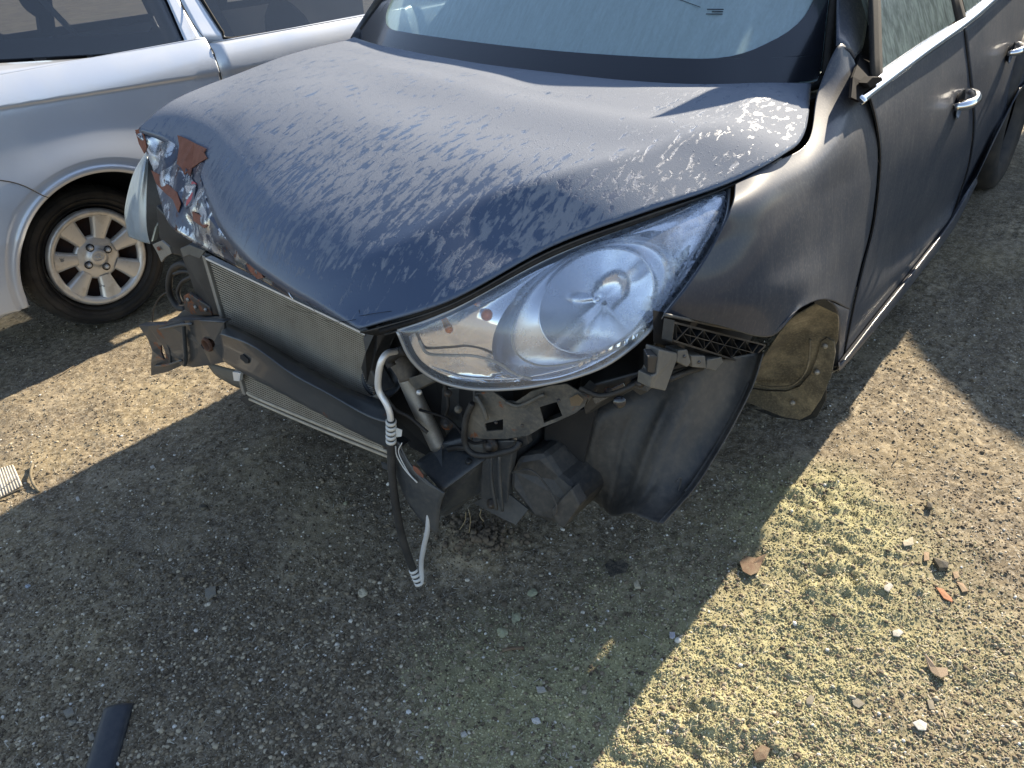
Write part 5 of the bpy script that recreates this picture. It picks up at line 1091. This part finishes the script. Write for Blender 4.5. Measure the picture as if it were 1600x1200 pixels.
def blob(name, px, py, r, mat, label, cat, sq=.6, seed=0, group=None):
    bm = bmesh.new(); bmesh.ops.create_icosphere(bm, subdivisions=3, radius=1); rg_ = random.Random(seed); ph = [rg_.random()*6 for _ in range(9)]
    for v in bm.verts:
        c = v.co; k = 1+.16*math.sin(3*c.x+ph[0])*math.sin(2.6*c.y+ph[1])+.12*math.sin(5*c.y+ph[2]+2*c.z)+.08*math.sin(9*c.x+ph[3])*math.cos(8*c.z+ph[4]+4*c.y)
        v.co = Vector((c.x*k*1.15, c.y*k*.9, c.z*k*sq))*r
    me_ = bpy.data.meshes.new(name); bm.to_mesh(me_); bm.free(); me_.materials.append(mat)
    for p in me_.polygons: p.use_smooth = False
    o = bpy.data.objects.new(name, me_); p = gpt(px, py); o.location = p+np.array([0, 0, r*sq*.55]); o.rotation_euler = (0, 0, seed); COL.objects.link(o); return tag(o, label, cat, group)
# rubber strip, lower left
p0, p1, p2 = gpt(188, 1104), gpt(160, 1200), gpt(128, 1300)
rows = []
for p in cr([p0+[0, 0, .0], p1, p2], 30):
    ax = (p2-p0)/np.linalg.norm(p2-p0); sx_ = np.cross(ax, (0, 0, 1)); rows.append([p+sx_*w_*.031+np.array([0, 0, .004+h_]) for w_, h_ in ((-1, -.002), (-.96, .006), (-.6, .011), (0, .014), (.6, .012), (.94, .008), (1, .002), (1.02, -.002))])
rows[0] = [rows[1][i]*.15+rows[0][i]*.85-[0, 0, .005] for i in range(8)]
STRIP = worn('blue_black_rubber', (.02, .025, .035), .5, amt=.12, dust=(.2, .19, .17), scale=60)
tag(MB().grid(np.array(rows)).out('rubber_strip', STRIP, None, solid=.004), 'dark blue-black rubber strip lying on the gravel at the near left edge', 'rubber strip')
WH = flatmat('pale_chip', (.62, .60, .55)); BR = flatmat('dead_leaf_brown', (.16, .085, .045)); TAN = flatmat('tan_chip', (.42, .28, .17)); GR = flatmat('grey_stone', (.25, .235, .2)); BK = flatmat('black_scrap', (.02, .02, .02)); OR = flatmat('orange_chip', (.55, .22, .10)); GRN = flatmat('pale_green_lump', (.36, .38, .25)); CRE = flatmat('cream_lump', (.62, .56, .42))
blob('cream_lump', 567, 928, .012, CRE, 'crumbly cream lump alone on the dark shaded gravel left of the dangling hose', 'lump', .6, 1)
blob('grey_pebble', 114, 1130, .008, GR, 'small grey-tan pebble just left of the rubber strip', 'pebble', .6, 2)
chip('flat_stone', [(322, 922), (338, 919), (339, 932), (326, 940), (321, 934)], .003, GR, 'flat grey square-edged stone in the shade at left, above the fine gravel', 'stone')
chip('pale_chip', [(100, 1114), (114, 1108), (118, 1118), (105, 1124)], .004, GR, 'squarish pale stone chip beside the top end of the rubber strip', 'stone chip')
chip('pale_chip', [(138, 1150), (146, 1146), (150, 1157), (142, 1160)], .004, GR, 'pale folded chip touching the left side of the rubber strip', 'stone chip')
blob('blue_grey_bead', 44, 917, .006, flatmat('blue_bead', (.40, .46, .55)), 'pale blue glassy bead at the far left of the shaded gravel', 'bead', .7, 5)
blob('green_lump', 832, 928, .012, GRN, 'pale green lump right of the hose end, upper of two', 'lump', .55, 6)
blob('green_lump', 806, 967, .013, GRN, 'larger pale green lump with a straw stalk, lower of two', 'lump', .6, 7)
blob('green_lump', 785, 990, .012, GRN, 'dull olive clod just below the larger green lump', 'clod', .6, 17)
chip('brown_stick', [(784, 1016), (800, 1013), (819, 1013), (819, 1017), (802, 1018), (786, 1020)], .004, BR, 'short brown stick at the upper edge of the greenish debris', 'stick')
chip('white_flake', [(838, 1076), (850, 1075), (854, 1082), (846, 1085), (840, 1083)], .002, WH, 'bright white flake on the greenish debris below the brown stick', 'flake')
blob('white_clump', 838, 1127, .008, flatmat('paper_white', (.75, .74, .73)), 'crumpled white scrap, the largest white piece low in the shaded middle', 'scrap', .5, 8)
chip('white_flake', [(720, 1148), (727, 1145), (731, 1150), (727, 1155), (721, 1154)], .003, WH, 'round white flake lowest in the shaded middle ground', 'flake')
chip('white_flake', [(1046, 991), (1054, 990), (1055, 996), (1051, 1001), (1046, 998)], .002, flatmat('lilac_white', (.6, .6, .66)), 'lilac-white flake in the shade near the shadow edge', 'flake')
chip('cream_wedge', [(990, 915), (996, 911), (1001, 921), (992, 922)], .006, CRE, 'small cream wedge-shaped stone below the dark leaf scrap', 'stone')
chip('dark_leaf', [(945, 884), (953, 876), (962, 880), (972, 876), (982, 884), (978, 896), (966, 898), (954, 903), (949, 894)], .002, BK, 'black shredded leaf flat on the ground in front of the wheel arch liner', 'leaf')
chip('brown_leaf', [(1155, 884), (1165, 876), (1180, 877), (1197, 871), (1190, 884), (1184, 897), (1172, 904), (1160, 898)], .002, BR, 'curled reddish-brown leaf lying across the shadow edge', 'leaf', curl=.008)
chip('dry_leaf', [(1442, 1027), (1452, 1034), (1462, 1046), (1478, 1050), (1479, 1062), (1468, 1066), (1455, 1056), (1449, 1045)], .0015, flatmat('dry_leaf', (.36, .26, .18)), 'folded dry tan leaf in the sun at the lower right', 'leaf', curl=.010)
chip('white_shell', [(1425, 1132), (1436, 1127), (1448, 1133), (1446, 1144), (1434, 1143)], .003, flatmat('shell_white', (.72, .70, .64)), 'large white shell-like chip in the sun at the lower right', 'chip')
chip('white_shell', [(1394, 988), (1404, 985), (1411, 991), (1404, 998), (1395, 996)], .003, WH, 'pale oval chip above the folded dry leaf', 'chip')
chip('white_shell', [(1381, 918), (1389, 916), (1394, 922), (1388, 927), (1381, 924)], .003, WH, 'pale chip above and left of the pale oval chip', 'chip')
chip('grey_disc', [(1259, 1094), (1266, 1089), (1272, 1096), (1268, 1103), (1260, 1101)], .002, GR, 'grey round flake, left of a pair of grey flakes in the sun', 'flake')
chip('grey_disc', [(1331, 1096), (1340, 1093), (1351, 1102), (1341, 1108), (1333, 1104)], .002, GR, 'grey pointed flake between the round flake and the white shell', 'flake')
chip('grey_disc', [(1448, 1096), (1456, 1096), (1460, 1110), (1452, 1110)], .002, GR, 'dark grey upright flake directly above the white shell', 'flake')
chip('tan_chip', [(1443, 865), (1451, 865), (1451, 879), (1443, 879)], .003, TAN, 'squarish peach-tan chip highest of the tan chips in the sun', 'wood chip')
chip('tan_chip', [(1488, 896), (1496, 895), (1498, 905), (1491, 907)], .003, TAN, 'small peach chip below and right of the squarish one', 'wood chip')
chip('orange_chip', [(1462, 920), (1472, 922), (1487, 937), (1487, 944), (1474, 937)], .0025, OR, 'long reddish-orange sliver among the tan chips', 'wood chip')
chip('tan_chip', [(1494, 911), (1504, 914), (1512, 926), (1503, 927)], .003, TAN, 'slanting pale peach chip right of the reddish sliver', 'wood chip')
chip('black_lump', [(1456, 878), (1466, 880), (1480, 886), (1479, 895), (1466, 893)], .012, BK, 'black lump beside the squarish tan chip', 'lump')
chip('black_lump', [(1447, 789), (1456, 791), (1455, 800), (1447, 798)], .010, BK, 'small black lump up in the sunlit sand', 'lump')
chip('straw_chip', [(1410, 848), (1424, 845), (1427, 854), (1412, 856)], .003, CRE, 'pale cream splinter just left of the squarish tan chip', 'wood chip')
chip('bark_piece', [(1176, 1180), (1190, 1168), (1202, 1176), (1196, 1192), (1180, 1196)], .008, BR, 'brown bark piece at the bottom edge in the yellow absorbent', 'bark')
blob('dark_clod', 318, 795, .011, flatmat('dark_clod', (.04, .037, .033)), 'dark clod with a pale tip on the shaded gravel under the beam', 'clod', .8, 21)
blob('pale_green_stone', 540, 787, .006, GRN, 'tiny pale green stone under the radiator edge', 'stone', .7, 22)
chip('glass_fleck', [(235, 731), (240, 728), (243, 732), (238, 735)], .002, WH, 'small pale glass fleck in the shadow left of the dark clod', 'flake')
chip('glass_fleck', [(119, 780), (123, 777), (126, 783), (121, 785)], .003, WH, 'white fleck in the shadow close to the sunlit strip', 'flake')
# clods pushed up under the rail end
CLM = worn('damp_soil', (.13, .10, .07), .95, amt=.4, dust=(.13, .11, .08), scale=30)
rr = random.Random(3)
P = []; 
for k in range(320):
    a, r = rr.random()*6.28, abs(rr.gauss(0, 1)); px, py = 752+46*r*math.cos(a)*.8, 838+26*r*math.sin(a)*.8; P.append(gpt(px, py))
P = np.array(P); sz = .003+.010*rng.random(len(P))**2.5; stones('soil_clods', P, sz, .75+.2*rng.random(len(P)), CLM, rng.random(len(P)), 0)
for k, q in enumerate([[(728, 800), (726, 815), (718, 828)], [(732, 796), (735, 812), (733, 832)], [(752, 796), (750, 806), (756, 815)]]):
    tag(MB().tube(X(.60, *q), .0008, 5, 10).out('straw', flatmat('straw_%s' % 'abc'[k], (.45, .36, .2)), None), ['thin straw stalk bending left under the rail end', 'longest thin straw stalk under the rail end', 'short straw stalk under the bolt bracket'][k], 'straw')
# ribbed pale plastic scrap and black strip at the left edge
sc_ = [gpt(*q) for q in ((-30, 742), (22, 728), (36, 760), (-20, 792))]
P = np.array([[sc_[0]*(1-f)+sc_[1]*f+[0, 0, .006+.002*math.sin(f*80)], sc_[3]*(1-f)+sc_[2]*f+[0, 0, .006+.002*math.sin(f*80)]] for f in np.linspace(0, 1, 90)])
tag(MB().grid(P).out('ribbed_scrap', WH, None, solid=.002), 'pale ribbed plastic scrap cut by the left edge of the sunlit ground', 'plastic scrap')
tag(MB().tube([gpt(-30, 795)+[0, 0, .01], gpt(10, 780)+[0, 0, .012], gpt(36, 768)+[0, 0, .01]], .004, 8, 14).out('black_rod', BK, None), 'thin black rod along the edge of the pale ribbed scrap', 'rod')
tag(MB().tube([gpt(52, 728)+[0, 0, .006], gpt(50, 745)+[0, 0, .012], gpt(54, 760)+[0, 0, .010], gpt(62, 770)+[0, 0, .004]], .0045, 8, 16).out('curved_clip', flatmat('dusty_clip', (.16, .13, .08)), None), 'curved dusty clip standing beside the ribbed scrap', 'clip')
# twigs in the sun
for q, l in (([(1130, 703), (1160, 715), (1190, 722)], None), ([(94, 588), (105, 580), (116, 573)], 'small stick at the edge of the silver car\'s shadow'), ([(1395, 725), (1402, 715), (1404, 702)], 'thin curved stick in the upper sunlit sand')):
    if l: tag(MB().tube([gpt(*a)+[0, 0, .004] for a in q], .0018, 6, 10).out('twig', flatmat('twig_bark', (.2, .15, .1)), None), l, 'twig')
print('tris', sum(len(o.data.polygons) for o in bpy.data.objects if o.type == 'MESH'))
